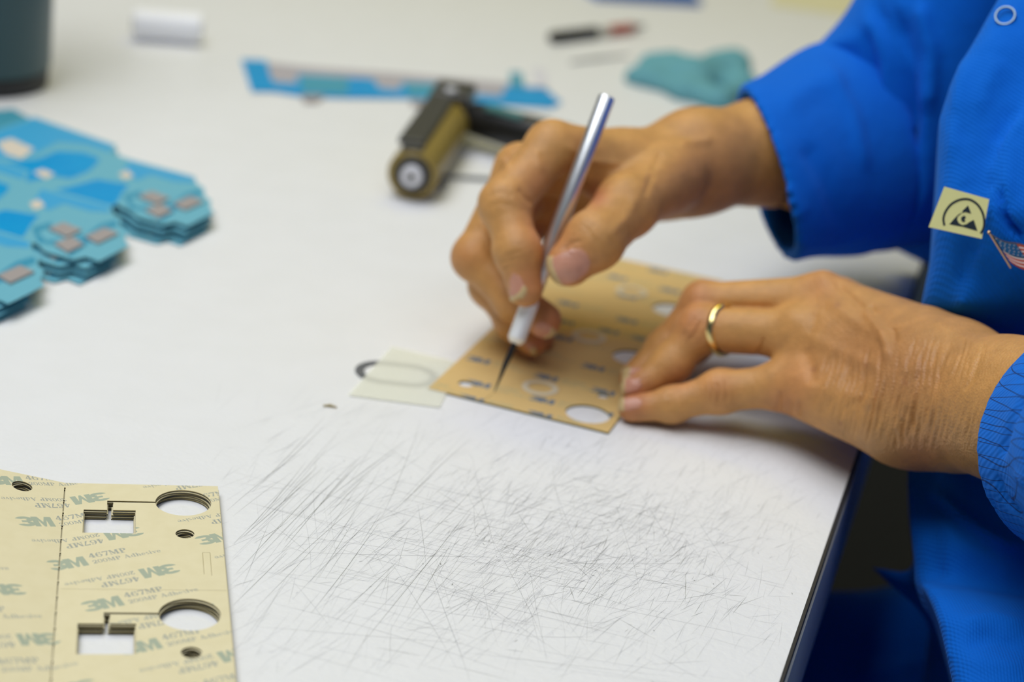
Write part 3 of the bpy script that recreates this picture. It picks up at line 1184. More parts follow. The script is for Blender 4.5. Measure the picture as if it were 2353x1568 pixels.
add_lathe(bm, h0 - hax * 0.006, hax, prof, 24)
bmobj('handle', bm, M['plastic_black'], br, angle=40)
bm = bmesh.new()
add_box(bm, h0 + hax * 0.024 + np.array([0, 0, 0.0118]) + hs * 0.005, (hax, hs, (0, 0, 1)), (0.014, 0.004, 0.0016), 0.0006)
bmobj('handle_marking', bm, M['plastic_teal'], br)
bm = bmesh.new()
w0, w1 = on(1012, 405, 0.002), on(1140, 412, 0.002)
add_tube(bm, [ra + rax * 0.03 + [0, 0, 0.0005 - 0.012] + side * 0.0165, w0, w1, w1 + hax * 0.03 + [0, 0, 0.004]], 0.0014, 8)
bmobj('wire_rest', bm, M['steel_paint'], br)

# ------------------------------------------------------------ small things on the far part of the table
M['marker_red'] = mat('rust_red_plastic', '#b0452c', 0.4)
M['clear_grey'] = mat('frosted_clear_plastic', '#dcd9cf', 0.3, trans=0.3)
pa, pb = on(1268, 86, 0.0055), on(1482, 60, 0.0055)
pax = (pb - pa) / np.linalg.norm(pb - pa)
PL = np.linalg.norm(pb - pa)
mk = empty('marker_pen', (pa[0], pa[1], 0))
tag(mk, 'black capped pen with a red band lying near the teal cloth', 'pen')
for nm, a, b, r0, r1, mm in (('cap', 0, .46, .0052, .0052, 'plastic_black'), ('barrel', .46, .6, .0042, .0042, 'clear_grey'), ('red_grip', .6, .86, .0046, .0042, 'marker_red'),
                             ('tip', .86, 1.0, .0036, .0012, 'steel_paint')):
    bm = bmesh.new()
    add_lathe(bm, pa + pax * PL * a, pax, [(0, r0 * .9), (0.001, r0), (PL * (b - a) - .001, r1), (PL * (b - a), r1 * .85)], 20)
    bmobj(nm, bm, M[mm], mk, angle=40)
bm = bmesh.new()
add_tube(bm, [on(1312, 143, .0012), on(1380, 134, .0016), on(1446, 128, .0012)], [.0009, .0012, .0006], 8)
tag(bmobj('steel_rod', bm, M['steel_paint']), 'thin grey steel rod pointing at the teal cloth', 'rod')

M['teal_cloth'] = mat('teal_wipe_cloth', '#6aa3ad', 0.9, bump=(90, 0.3, 0.003), spec=0.1)
lo, hi = on(1430, 270) - [0.03, 0.03, 0], on(1760, 110) + [0.05, 0.06, 0]
fl = Field((lo[0], min(lo[1], hi[1]) - 0.03, -0.002), (hi[0], max(hi[1], lo[1]) + 0.05, 0.05), 0.0025)
D = fl.blank()
pth = [((1462, 172), .008), ((1500, 150), .014), ((1548, 150), .016), ((1590, 178), .009), ((1640, 150), .014), ((1684, 146), .018), ((1710, 190), .012), ((1650, 225), .011), ((1570, 205), .010), ((1490, 178), .009)]
P_ = [on(p[0], p[1] + 8, r * .5) for p, r in pth]
for (a, ra_), (b, rb_) in zip([(p, r * .6) for p, (_, r) in zip(P_, pth)], [(p, r * .6) for p, (_, r) in zip(P_[1:] + P_[:1], pth[1:] + pth[:1])]):
    fl.cone(D, a, b, ra_, rb_, 0.012)
c = sum(P_) / len(P_)
for p, (_, r) in zip(P_, pth):
    fl.cone(D, p, c, r * .6, .009, 0.014)
Z = fl.lo[2] + fl.h * np.arange(fl.n[2])
D = np.maximum(D, (0.0004 - Z)[None, None, :].astype(np.float32))
V, F = nets(D, fl.lo, fl.h)
V = relax(V, F, 2)
tag(meshobj('wipe_cloth', V, F, M['teal_cloth'], smooth=True), 'crumpled teal cloth beside the blue sleeve of the knife arm', 'cloth')

M['teal_dark'] = mat('dark_teal_plastic', '#1c4a52', 0.35)
M['black_rim'] = mat('black_plastic_base', '#14171a', 0.5)
pc = on(98, 215)
cc = pc + np.array([-0.052, 0.012, 0])
cn = empty('canister', (cc[0], cc[1], 0))
tag(cn, 'dark teal canister standing at the far left', 'canister')
bm = bmesh.new()
add_lathe(bm, (cc[0], cc[1], 0.012), (0, 0, 1), [(0, 0.050), (0.003, 0.052), (0.2, 0.054), (0.23, 0.05), (0.24, 0.03)], 48)
bmobj('body', bm, M['teal_dark'], cn, angle=40)
bm = bmesh.new()
add_lathe(bm, (cc[0], cc[1], 0.0), (0, 0, 1), [(0, 0.049), (0.001, 0.050), (0.012, 0.051), (0.013, 0.049)], 48)
bmobj('base', bm, M['black_rim'], cn, angle=40)
bm = bmesh.new()
add_lathe(bm, (cc[0], cc[1], 0.251), (0, 0, 1), [(0, 0.033), (0.002, 0.034), (0.03, 0.033), (0.032, 0.03)], 40)
bmobj('lid', bm, M['black_rim'], cn, angle=40)

M['white_card'] = mat('white_roll_paper', '#fbfbff', 0.55)
M['card_core'] = mat('grey_card_core', '#b9b4a8', 0.7)
wa, wb = on(306, 66, .011), on(462, 78, .011)
wd = (wb - wa) / np.linalg.norm(wb - wa)
ww = np.linalg.norm(wb - wa)
bx = empty('paper_roll', ((wa + wb) / 2)[:2].tolist() + [0])
tag(bx, 'small white paper roll lying at the far left behind the blue circuits', 'roll')
wp0 = np.array([wa[0], wa[1], 0.012]) + np.array([-wd[1], wd[0], 0]) * 0.012
bm = bmesh.new()
add_lathe(bm, wp0, wd, [(0, .0052), (0, .0112), (.0006, .012), (ww - .0006, .012), (ww, .0112), (ww, .0052)], 40)
bmobj('paper', bm, M['white_card'], bx, angle=40)
bm = bmesh.new()
add_lathe(bm, wp0 - wd * .0012, wd, [(0, .0038), (0, .0052), (ww + .0024, .0052), (ww + .0024, .0038), (0, .0038)], 24, cap=False)
bmobj('core', bm, M['card_core'], bx, angle=40)

M['blue_plastic'] = mat('blue_folder_plastic', '#0f62b4', 0.4)
ba, bb = on(1372, 2), on(1612, 16)
bd = (bb - ba) / np.linalg.norm(bb - ba)
bn = np.array([-bd[1], bd[0], 0])
bL = np.linalg.norm(bb - ba)
fo = empty('blue_binder', tuple((ba + bb) / 2 + bn * 0.12))
tag(fo, 'blue binder lying at the far edge of the picture, top middle', 'binder')
bm = bmesh.new()
for z in (0.0012, 0.0062):
    add_box(bm, (ba + bb) / 2 + bn * 0.12 + np.array([0, 0, z]), (bd, bn, (0, 0, 1)), (bL / 2, 0.12, 0.0014), 0.0008)
add_box(bm, ba + bn * 0.12 + np.array([0, 0, 0.0037]), (bd, bn, (0, 0, 1)), (0.0015, 0.12, 0.0036), 0.0008)
bmobj('cover', bm, M['blue_plastic'], fo)
M['cream_paper'] = mat('cream_paper', '#e2dcb8', 0.7)
bm = bmesh.new()
add_box(bm, (ba + bb) / 2 + bn * 0.123 + np.array([0.001, 0, 0.0037]), (bd, bn, (0, 0, 1)), (bL / 2 - 0.004, 0.112, 0.0012))
bmobj('paper_block', bm, M['blue_plastic'], fo)
bm = bmesh.new()
add_prism(bm, [on(*p)[:2] for p in ((1770, 14), (1990, 44), (2010, -60), (1790, -60))], 0.0003, 0.0010)
tag(bmobj('paper_sheet', bm, M['cream_paper']), 'cream paper sheet at the top of the picture beyond the sleeve', 'paper')

# ------------------------------------------------------------ hobby knife
kt = on(1135, 905, 0.0011)
dT = (kt - EYE) @ FW
k_top = at(1395, 222, dT + 0.008)
k_col = at(1183, 790, dT + 0.001)                     # where the blade leaves the collet
kax = (k_top - k_col) / np.linalg.norm(k_top - k_col)
KL = np.linalg.norm(k_top - k_col)
kn = empty('hobby_knife', tuple(kt))
tag(kn, 'silver aluminium hobby knife held upright in the right hand', 'knife')
bm = bmesh.new()
add_lathe(bm, k_col + kax * 0.026, kax, [(0, 0.0034), (0.0008, 0.0039), (KL - 0.0268, 0.00395), (KL - 0.0262, 0.0037), (KL - 0.026, 0.0033)], 40)
bmobj('handle', bm, M['alu'], kn, angle=40)
bm = bmesh.new()
prof = [(0, 0.0022), (0.0004, 0.0031), (0.0022, 0.0040)]
z = 0.0022
while z < 0.019:                                      # knurled rings
    prof += [(z + 0.0003, 0.0044), (z + 0.0006, 0.0041)]
    z += 0.0006
prof += [(0.0205, 0.0043), (0.022, 0.0036), (0.0262, 0.0034)]
add_lathe(bm, k_col, kax, prof, 40)
bmobj('collet', bm, M['knurl'], kn, angle=60)
bm = bmesh.new()
b0_ = k_col + kax * 0.002
bdir = kt - b0_
bl = np.linalg.norm(bdir)
bdir = bdir / bl
vw = EYE - b0_
vw = vw / np.linalg.norm(vw)
wid = np.cross(bdir, vw)
wid /= np.linalg.norm(wid)
wid = wid * 0.75 + vw * 0.66                          # blade turned partly edge-on
wid /= np.linalg.norm(wid)
thn = np.cross(bdir, wid)
sec = [(0.0, 0.0016, -0.0016, 0.0005), (0.3, 0.0021, -0.0019, 0.0004), (0.45, 0.0021, -0.0012, 0.00035), (0.98, 0.0003, -0.0001, 0.0001)]
rings = []
for t, wp, wm, th in sec:
    p = b0_ + bdir * bl * t
    rings.append([bm.verts.new(p + wid * wp), bm.verts.new(p + thn * th), bm.verts.new(p + wid * wm), bm.verts.new(p - thn * th)])
for A, B in zip(rings, rings[1:]):
    for k in range(4):
        bm.faces.new((A[k], A[(k + 1) % 4], B[(k + 1) % 4], B[k]))
bm.faces.new(rings[0][::-1])
bm.faces.new(rings[-1])
bmobj('blade', bm, M['blade'], kn)

# ------------------------------------------------------------ person
person = empty('person', (0.31, 0.82, FLOOR_Z))
tag(person, 'person in a blue work coat cutting a tan sheet with a knife', 'person')

# joints: (px, py, distance from the lens, radius mm)
LH = {
    'pinky': [(1815, 885, .838, 9.8), (1655, 900, .846, 9.2), (1545, 930, .849, 7.5), (1452, 939, .8495, 6.3)],
    'ring': [(1845, 768, .846, 11.2), (1610, 756, .864, 10.6), (1542, 838, .864, 8.8), (1463, 893, .861, 7.0)],
    'middle': [(1890, 690, .858, 11.5), (1618, 698, .876, 10.0), (1530, 800, .880, 8.6), (1458, 868, .876, 7.2)],
    'index': [(1925, 700, .885, 11.5), (1700, 715, .905, 10.0), (1590, 795, .910, 8.5), (1490, 850, .900, 7.2)],
    'thumb': [(2000, 765, .875, 14), (1860, 745, .905, 12), (1735, 752, .915, 10.5), (1640, 765, .912, 9)],
}
LP = [((1890, 690, .858, 12), (2110, 805, .812, 18)), ((1845, 768, .847, 12.5), (2120, 862, .800, 19)),
      ((1812, 885, .838, 11.8), (2065, 950, .797, 20.5)), ((1925, 700, .885, 12), (2110, 800, .835, 17)),
      ((2120, 946, .790, 22), (2190, 945, .779, 23)), ((2120, 850, .805, 22), (2190, 868, .790, 22.5)),
      ((2180, 905, .785, 28), (2330, 944, .745, 26.5)), ((2330, 944, .745, 26.5), (2700, 1010, .655, 34))]
RH_ = {
    'thumb': [(1545, 405, .905, 16), (1440, 474, .874, 14.2), (1366, 553, .853, 12.9), (1309, 606, .8505, 10.6)],
    'index': [(1268, 337, .885, 11.5), (1160, 470, .868, 11.3), (1190, 580, .858, 10.2), (1207, 666, .857, 8.2)],
    'middle': [(1195, 388, .905, 11.5), (1092, 592, .892, 10.4), (1182, 690, .884, 9.4), (1250, 735, .880, 8.4)],
    'ring': [(1195, 450, .930, 11), (1128, 656, .912, 10), (1182, 737, .903, 8.8), (1224, 784, .899, 7.4)],
    'pinky': [(1215, 500, .955, 10), (1168, 690, .938, 8.8), (1205, 757, .928, 7.6), (1242, 782, .922, 6.8)],
}
RP = [((1268, 337, .885, 11.5), (1440, 374, .910, 13.5)), ((1440, 374, .910, 13.5), (1575, 378, .930, 18)),
      ((1195, 388, .905, 11), (1540, 400, .945, 17)), ((1185, 450, .935, 10.5), (1545, 410, .955, 16)), ((1200, 502, .955, 10), (1545, 425, .955, 14)),
      ((1400, 402, .897, 12), (1510, 430, .905, 16)), ((1545, 394, .925, 19.5), (1602, 371, .932, 23.3)), ((1602, 371, .932, 23.3), (1750, 350, .955, 24.3)),
      ((1750, 350, .955, 24.3), (2010, 395, 1.04, 36))]


def jt(j):
    return at(j[0], j[1], j[2]), j[3] * 0.001


def hand_mesh(fingers, palm, lo, hi, h, kf=0.0075):
    fl = Field(lo, hi, h)
    base = fl.blank()
    for a, b in palm:
        (pa_, ra_), (pb_, rb_) = jt(a), jt(b)
        fl.cone(base, pa_, pb_, ra_, rb_, 0.013, 0.016)
    tot = base.copy()
    for nm, js in fingers.items():
        f = fl.blank()
        P_ = [jt(j) for j in js]
        for (a, ra_), (b, rb_) in zip(P_, P_[1:]):
            fl.cone(f, a, b, ra_, rb_, 0.004, 0.012)
        for (a, ra_) in P_[1:3]:                       # knuckle swelling
            fl.ball(f, a, ra_ * 1.04, 0.004, 0.008)
        tot = smin(tot, smin(base, f, kf), 0.0012)
    V, F = nets(tot, fl.lo, h)
    return relax(V, F, 3, 0.5), F


XL, XR = 0.212, 0.128
VL, FL = hand_mesh(LH, LP, (0.045, 0.66, -0.004), (XL, 0.88, 0.11), 0.0008)
VR, FR = hand_mesh(RH_, RP, (-0.045, 0.77, -0.004), (XR, 1.02, 0.135), 0.0008)


def fan(x0, x1, y0, y1, n, lean, w_, mm):
    out = []
    for k in range(n):
        x = x0 + (x1 - x0) * (k + random.uniform(-.3, .3)) / n
        a, b = y0 + random.uniform(0, .35) * (y1 - y0), y1 - random.uniform(0, .35) * (y1 - y0)
        out.append(([(x + lean * .5, a), (x + random.uniform(-5, 5), (a + b) / 2), (x - lean * .5, b)], w_, mm))
    return out


marksL = [([(2116, 835), (2100, 899), (2094, 957), (2098, 995)], 4, -1.0), ([(2070, 960), (2072, 990), (2077, 1022)], 4, -0.9), ([(2055, 985), (2060, 1030)], 4, -0.7),
          ([(2122, 880), (2112, 940), (2110, 1010)], 5, -0.5), ([(2140, 860), (2128, 930), (2128, 1030)], 6, -0.4),
          ([(1985, 715), (2008, 742), (2030, 768), (2038, 800), (2036, 830)], 11, 1.5), ([(2052, 752), (2058, 790)], 8, -0.8),
          ([(1918, 648), (1945, 672), (1968, 694), (1990, 712)], 8, -1.0), ([(2000, 700), (2012, 720)], 8, -0.7),
          ([(1900, 690), (1960, 735), (2050, 790)], 14, 0.9), ([(1850, 770), (1930, 810), (2030, 850)], 16, 0.8), ([(1835, 880), (1930, 900), (2030, 930)], 20, 0.6),
          ([(1845, 800), (1862, 840), (1868, 890)], 16, -1.2), ([(1875, 720), (1862, 770)], 12, -0.6),
          ([(1824, 728)], 26, 1.4), ([(1893, 640)], 24, 1.2),
          ([(1645, 878), (1652, 900), (1650, 930)], 3.5, -0.8), ([(1632, 882), (1636, 902), (1632, 926)], 3.5, -0.6), ([(1664, 868), (1672, 896), (1668, 930)], 3.5, -0.5), ([(1620, 888), (1622, 920)], 3, -0.35),
          ([(1540, 905), (1538, 940)], 4, -0.5), ([(1552, 902), (1550, 940)], 4, -0.4),
          ([(1790, 900), (1786, 946)], 5, -1.0), ([(1836, 925), (1834, 957)], 5, -1.2), ([(1815, 920), (1812, 955)], 5, -0.5),
          ([(1612, 735), (1600, 765), (1582, 784)], 4, -0.7), ([(1596, 728), (1580, 755)], 4, -0.5), ([(1575, 760), (1568, 780)], 4, -0.5),
          ([(1612, 832), (1625, 828)], 5, -0.8), ([(1755, 775), (1750, 800), (1735, 825)], 5, -0.9), ([(1650, 700), (1700, 704), (1780, 706)], 6, -0.9),
          ([(2150, 740), (2180, 760), (2250, 790)], 10, 0.6)]
marksL += fan(1940, 2150, 790, 1030, 54, 26, 3.2, -0.5) + fan(2080, 2260, 770, 920, 22, 34, 3.2, -0.42) + fan(1880, 2010, 800, 970, 26, 40, 3, -0.36) + fan(2120, 2260, 900, 1040, 18, 20, 3.2, -0.3)
marksR = [([(1148, 605), (1170, 600), (1196, 590)], 4, -0.55), ([(1152, 592), (1175, 585), (1198, 578)], 4, -0.45), ([(1156, 620), (1180, 612)], 4, -0.4),
          ([(1190, 432), (1206, 452), (1222, 470)], 6, -1.0), ([(1120, 455), (1150, 440), (1180, 452)], 5, -0.4), ([(1118, 475), (1150, 468), (1180, 474)], 5, -0.35),
          ([(1292, 575), (1315, 558), (1336, 552)], 5, -0.8), ([(1345, 520), (1372, 560)], 5, -0.4), ([(1360, 512), (1388, 548)], 5, -0.35),
          ([(1400, 545), (1420, 570)], 5, -0.4), ([(1230, 345), (1245, 395)], 7, 0.7), ([(1290, 330), (1360, 372), (1440, 378)], 10, 0.8),
          ([(1470, 440), (1440, 500), (1400, 540)], 12, 0.7), ([(1500, 400), (1480, 450)], 8, -0.7), ([(1560, 330), (1640, 320)], 10, 0.7), ([(1520, 350), (1500, 390)], 8, -0.6),
          ([(1100, 500), (1118, 540), (1135, 590)], 5, 0.5), ([(1150, 360), (1170, 390)], 9, 0.7)]
NAILS_L = [[(1425, 921), (1440, 914), (1468, 915), (1478, 926), (1466, 938), (1440, 944), (1425, 946)],
           [(1427, 872), (1445, 868), (1470, 872), (1474, 890), (1455, 902), (1430, 904)],
           [(1434, 852), (1452, 846), (1472, 846), (1474, 860), (1456, 870), (1438, 870)]]
TIPS_L = [[(1418, 918), (1436, 914), (1436, 944), (1418, 948)], [(1420, 868), (1438, 866), (1438, 906), (1420, 908)], [(1428, 848), (1449, 842), (1447, 874), (1430, 876)]]
NAILS_R = [[(1262, 596), (1278, 588), (1310, 574), (1334, 572), (1350, 584), (1356, 604), (1350, 626), (1328, 644), (1302, 654), (1280, 648), (1266, 624)],
           [(1172, 638), (1180, 628), (1194, 632), (1203, 650), (1208, 664), (1200, 682), (1180, 692), (1172, 680)],
           [(1226, 748), (1244, 738), (1266, 752), (1276, 766), (1264, 784), (1244, 786), (1228, 768)],
           [(1204, 790), (1216, 784), (1230, 796), (1232, 812), (1222, 812), (1210, 802)]]
TIPS_R = [[(1256, 590), (1272, 588), (1272, 612), (1283, 636), (1294, 656), (1276, 658), (1258, 630)],
          [(1172, 682), (1188, 678), (1200, 664), (1204, 656), (1212, 664), (1206, 682), (1180, 694), (1172, 692)],
          [(1246, 776), (1262, 766), (1268, 750), (1278, 764), (1266, 786), (1246, 788)], [(1216, 806), (1224, 796), (1234, 802), (1232, 818), (1218, 814)]]


def skin_tint(V, N, reds, nails, tips):
    X, Y, d = project(V)
    base, red = np.array(lin('#cb9556')[:3]), np.array(lin('#bf7552')[:3])
    dark = np.array(lin('#a06a48')[:3])
    c = np.tile(base, (len(V), 1))
    for (x, y, r, s) in reds:
        w_ = s * np.exp(-((X - x) ** 2 + (Y - y) ** 2) / r ** 2)[:, None]
        c = c * (1 - w_) + red * w_
    for x, y, r in ((1931, 974, 5), (1925, 700, 8), (2080, 880, 6), (1870, 850, 7), (1990, 840, 6)):
        w_ = 0.6 * np.exp(-((X - x) ** 2 + (Y - y) ** 2) / r ** 2)[:, None]
        c = c * (1 - w_) + dark * w_
    for x, y, r in ((1965, 800, 110), (2090, 850, 120), (1620, 400, 110)):   # browner back of the left hand; right wrist's shade painted into the tint
        w_ = 0.45 * np.exp(-((X - x) ** 2 + (Y - y) ** 2) / r ** 2)[:, None]
        c = c * (1 - w_) + dark * w_
    rough = np.full(len(V), 0.48)
    facing = ((EYE - V) * N).sum(1) > 0
    P2 = np.stack([X, Y], 1)
    disp = np.zeros(len(V))
    for pl, front in nails:
        m = inside(pl, P2) & facing & (np.abs(d - front) < 0.014)
        c[m] = np.array(lin('#cf957d')[:3])
        rough[m] = 0.25
        disp[m] += 0.00035
    for pl, front in tips:
        m = inside(pl, P2) & facing & (np.abs(d - front) < 0.014)
        c[m] = np.array(lin('#d2b784')[:3])
        rough[m] = 0.3
        disp[m] += 0.0004
    return V + N * disp[:, None], np.concatenate([c, rough[:, None]], 1)


VL[:, 2] = np.maximum(VL[:, 2], 0.0003 + 0.0009 * inside([tuple(p) for p in [WA[:2], WB[:2], on(1640, 635)[:2], on(1410, 597)[:2]]], VL[:, :2]))
VR[:, 2] = np.maximum(VR[:, 2], 0.0012)
NL = vnormals(VL, FL)
VL = emboss(VL, NL, marksL)
NL = vnormals(VL, FL)
redsL = [(1450, 935, 40, .7), (1450, 890, 45, .7), (1590, 740, 50, .5), (1600, 670, 40, .4), (1650, 890, 45, .35), (1840, 860, 60, .3), (1890, 650, 50, .3), (1800, 930, 50, .4), (1560, 870, 40, .4), (2110, 1060, 60, .5)]
VL, CL = skin_tint(VL, NL, redsL, list(zip(NAILS_L, (.845, .858, .872))), list(zip(TIPS_L, (.845, .858, .872))))
NR = vnormals(VR, FR)
VR = emboss(VR, NR, marksR)
NR = vnormals(VR, FR)
redsR = [(1215, 650, 50, .6), (1310, 610, 60, .6), (1265, 750, 45, .8), (1235, 800, 35, .8), (1250, 520, 60, .6), (1370, 450, 30, .8), (1060, 590, 40, .3), (1240, 420, 50, .4)]
VR, CR = skin_tint(VR, NR, redsR, list(zip(NAILS_R, (.842, .850, .873, .893))), list(zip(TIPS_R, (.842, .850, .873, .893))))

# arms and trunk inside the coat, coarser, then joined to the fine hands
fl = Field((0.10, 0.50, -0.24), (0.52, 1.12, 0.52), 0.006)
D = fl.blank()
for a, b in LP[-2:] + RP[-2:]:
    (pa_, ra_), (pb_, rb_) = jt(a), jt(b)
    fl.cone(D, pa_, pb_, ra_, rb_, 0.006)
eL, eR = at(2700, 1010, .655), at(2010, 395, 1.04)
shL, shR = np.array([.415, .700, .30]), at(2420, -330, .97)
fl.cone(D, eL, shL, .036, .046, .02)
fl.cone(D, eR, shR, .036, .046, .02)
ch = np.array([.335, .845, .22])
fl.cone(D, shL * .8 + ch * .2, shR * .8 + ch * .2, .055, .055, .05)
fl.cone(D, ch, [.335, .845, -.02], .085, .08, .05)
fl.cone(D, [.335, .845, -.02], [.34, .845, -.13], .08, .09, .05)
fl.cone(D, ch + [0, 0, .08], [.315, .83, .44], .05, .047, .04)
VB, FB = nets(D, fl.lo, fl.h)
VB = relax(VB, FB, 3)

bm = bmesh.new()
tint = bm.verts.layers.float_color.new('tint')


def put(V, F):
    vs = [bm.verts.new(v) for v in V]
    fs = []
    for f in F:
        try:
            fs.append(bm.faces.new([vs[i] for i in f]))
        except ValueError:
            pass
    return vs, fs


hl = [put(VL, FL), put(VR, FR)]
vb, fb = put(VB, FB)
for (vs, _), C_ in zip(hl, (CL, CR)):
    for v, c in zip(vs, C_):
        v[tint] = c
bc = list(lin('#cb9556')[:3]) + [0.48]
for v in vb:
    v[tint] = bc
# trim the coarse arms where the fine ones begin, then bridge
for (cx, arm_a, arm_b, (vs, fs)) in ((XL - 0.0005, at(2180, 905, .785), eL, hl[0]), (XR - 0.0005, at(1602, 371, .932), eR, hl[1])):
    a, d = Vector(arm_a), Vector(arm_b - arm_a)
    L2 = d.length_squared
    near = [f for f in fb if f.is_valid and abs((f.calc_center_median() - a).dot(d) / L2 - 0.4) < 0.9 and
            ((f.calc_center_median() - a) - d * ((f.calc_center_median() - a).dot(d) / L2)).length < 0.05 and f.calc_center_median().x < cx + 0.03]
    geom = list({e for f in near for e in f.edges} | {v for f in near for v in f.verts}) + near
    r = bmesh.ops.bisect_plane(bm, geom=geom, plane_co=(cx + 0.004, 0, 0), plane_no=(1, 0, 0), clear_inner=True)
    cut = [e for e in r['geom_cut'] if isinstance(e, bmesh.types.BMEdge) and e.is_valid]
    fb = [f for f in fb if f.is_valid]
    rim = [e for f in fs if f.is_valid for e in f.edges if e.is_boundary and e.verts[0].co.x > cx - 0.003]
    rim = list(set(rim))
    try:
        res_ = bmesh.ops.bridge_loops(bm, edges=cut + rim)
    except Exception as ex:
        print('bridge failed', ex)
for v in bm.verts:
    if v[tint][3] == 0:
        v[tint] = bc
loose = [v for v in bm.verts if not v.link_faces]
bmesh.ops.delete(bm, geom=loose, context='VERTS')
body = bmobj('body', bm, M['skin'], person, smooth=True)

# ring on the ring finger of the left hand
(ja, _), (jb, _) = jt(LH['ring'][0]), jt(LH['ring'][1])
rax_ = (jb - ja) / np.linalg.norm(jb - ja)
rc_ = at(1660, 759, .8602)
rc_ = ja + rax_ * ((rc_ - ja) @ rax_)
bm = bmesh.new()
rr = 0.0109
prof = [(-.0024, rr - .0008), (-.0023, rr + .0005), (-.0015, rr + .0012), (0, rr + .0016), (.0015, rr + .0012), (.0023, rr + .0005), (.0024, rr - .0008), (-.0024, rr - .0008)]
tl = (rax_ + 0.42 * FW)
tl = tl / np.linalg.norm(tl)
add_lathe(bm, rc_, tl, prof, 64, cap=False)
tag(bmobj('gold_ring', bm, M['gold'], angle=50), 'plain gold wedding ring on the left hand holding the sheet', 'ring')

# ------------------------------------------------------------ blue work coat
def prism_field(fl, poly, front, back, r, curve=None):
    """solid whose outline is poly (px) at the depth of its front face; front = [(py, depth)...] along the height"""
    d0 = np.mean([f[1] for f in front])
    ax = [(fl.lo[k] + fl.h * np.arange(fl.n[k])).astype(np.float32) for k in range(3)]
    X, Y, Z = ax[0][:, None, None] - EYE[0], ax[1][None, :, None] - EYE[1], ax[2][None, None, :] - EYE[2]
    a = X * RT[0] + Y * RT[1] + Z * RT[2]
    b = X * UP[0] + Y * UP[1] + Z * UP[2]
    d = X * FW[0] + Y * FW[1] + Z * FW[2]
    px, py = 1176.5 + a / d * FPX, 784 - b / d * FPX
    fr = np.interp(py, [f[0] for f in front], [f[1] for f in front])
    if curve:
        fr = fr + np.interp(px, [c[0] for c in curve], [c[1] for c in curve])
    best = np.full(px.shape, 1e9, np.float32)
    ins = np.zeros(px.shape, bool)
    n = len(poly)
    for i in range(n):
        x0, y0 = poly[i]
        x1, y1 = poly[(i + 1) % n]
        dx, dy = x1 - x0, y1 - y0
        t = np.clip(((px - x0) * dx + (py - y0) * dy) / (dx * dx + dy * dy), 0, 1)
        best = np.minimum(best, (px - x0 - t * dx) ** 2 + (py - y0 - t * dy) ** 2)
        if y0 != y1:
            ins ^= ((y0 > py) != (y1 > py)) & (px < dx * (py - y0) / dy + x0)
    s = np.sqrt(best) * (d / FPX)
    s[ins] *= -1
    w1, w2 = s + r, np.maximum(fr - d, d - (fr + back)) + r
    return (np.minimum(np.maximum(w1, w2), 0) + np.sqrt(np.maximum(w1, 0) ** 2 + np.maximum(w2, 0) ** 2) - r).astype(np.float32)


def finish(name, D, fl, marks, m, parent, it=3, passes=1):
    V, F = nets(D, fl.lo, fl.h)
    V = relax(V, F, it)
    N = vnormals(V, F)
    V = emboss(V, N, marks)
    return meshobj(name, V, F, m, parent, smooth=True)


def wav(fl, D, amp, sc, seed=0):
    """gentle cloth unevenness"""
    ax = [fl.lo[k] + fl.h * np.arange(fl.n[k]) for k in range(3)]
    X, Y, Z = ax[0][:, None, None], ax[1][None, :, None], ax[2][None, None, :]
    q = np.sin(X * sc + seed) * np.sin(Y * sc * 1.3 + 2 * seed) + np.sin((X + Z) * sc * .8 + seed * 3) * np.sin((Y - Z) * sc * .9 + 1)
    return D + (amp * q).astype(np.float32)


# front of the coat with the right half passing behind, and the part over the lap
fl = Field((0.115, 0.58, -0.30), (0.50, 1.06, 0.46), 0.0032)
under = [(2420, -260), (2330, -60), (2253, 84), (2190, 188), (2157, 281), (2151, 470), (2141, 610), (2114, 722), (2100, 800), (2092, 1000), (2088, 1100), (2094, 1200), (2108, 1330), (2130, 1400),
         (2700, 1430), (2700, -260)]
D = prism_field(fl, under, [(-260, .84), (100, .80), (490, .781), (700, .80), (860, .856), (1000, .84), (1100, .815), (1250, .79), (1400, .785)], .11, .010, [(2100, .012), (2200, .0), (2700, -.02)])
over = [(2480, -260), (2440, 60), (2400, 180), (2347, 262), (2278, 422), (2264, 500), (2253, 555), (2226, 625), (2193, 694), (2166, 735), (2152, 790), (2150, 1000), (2160, 1200), (2175, 1390), (2700, 1430), (2700, -260)]
D2 = prism_field(fl, over, [(-260, .835), (100, .794), (490, .775), (700, .793), (860, .85), (1000, .834), (1100, .809), (1250, .784), (1400, .779)], .10, .0045, [(2100, .012), (2200, .0), (2700, -.02)])
D = smin(D, D2, .001)
far = [(2052, -260), (2400, -260), (2400, 660), (2135, 606), (2098, 588), (2052, 566), (2046, 480), (2056, 250)]
D = smin(D, prism_field(fl, far, [(-260, 1.06), (100, 1.05), (400, 1.03), (600, 1.03)], .10, .022, [(2050, .02), (2150, .0), (2400, -.02)]), .012)
lap = [(2112, 1336), (2200, 1342), (2353, 1368), (2700, 1400), (2700, 1900), (2260, 1900), (2222, 1700), (2188, 1568), (2158, 1455), (2128, 1375)]
D = smin(D, prism_field(fl, lap, [(1300, .80), (1350, .757), (1420, .732), (1568, .706), (1900, .66)], .20, .014), .006)
flap = [(2000, 1302), (2060, 1318), (2115, 1336), (2180, 1350), (2190, 1480), (2120, 1400), (2050, 1345)]
D = smin(D, prism_field(fl, flap, [(1300, .90), (1480, .89)], .06, .006), .01)
B_ = fl.blank()                                       # back, sides and shoulders round the trunk
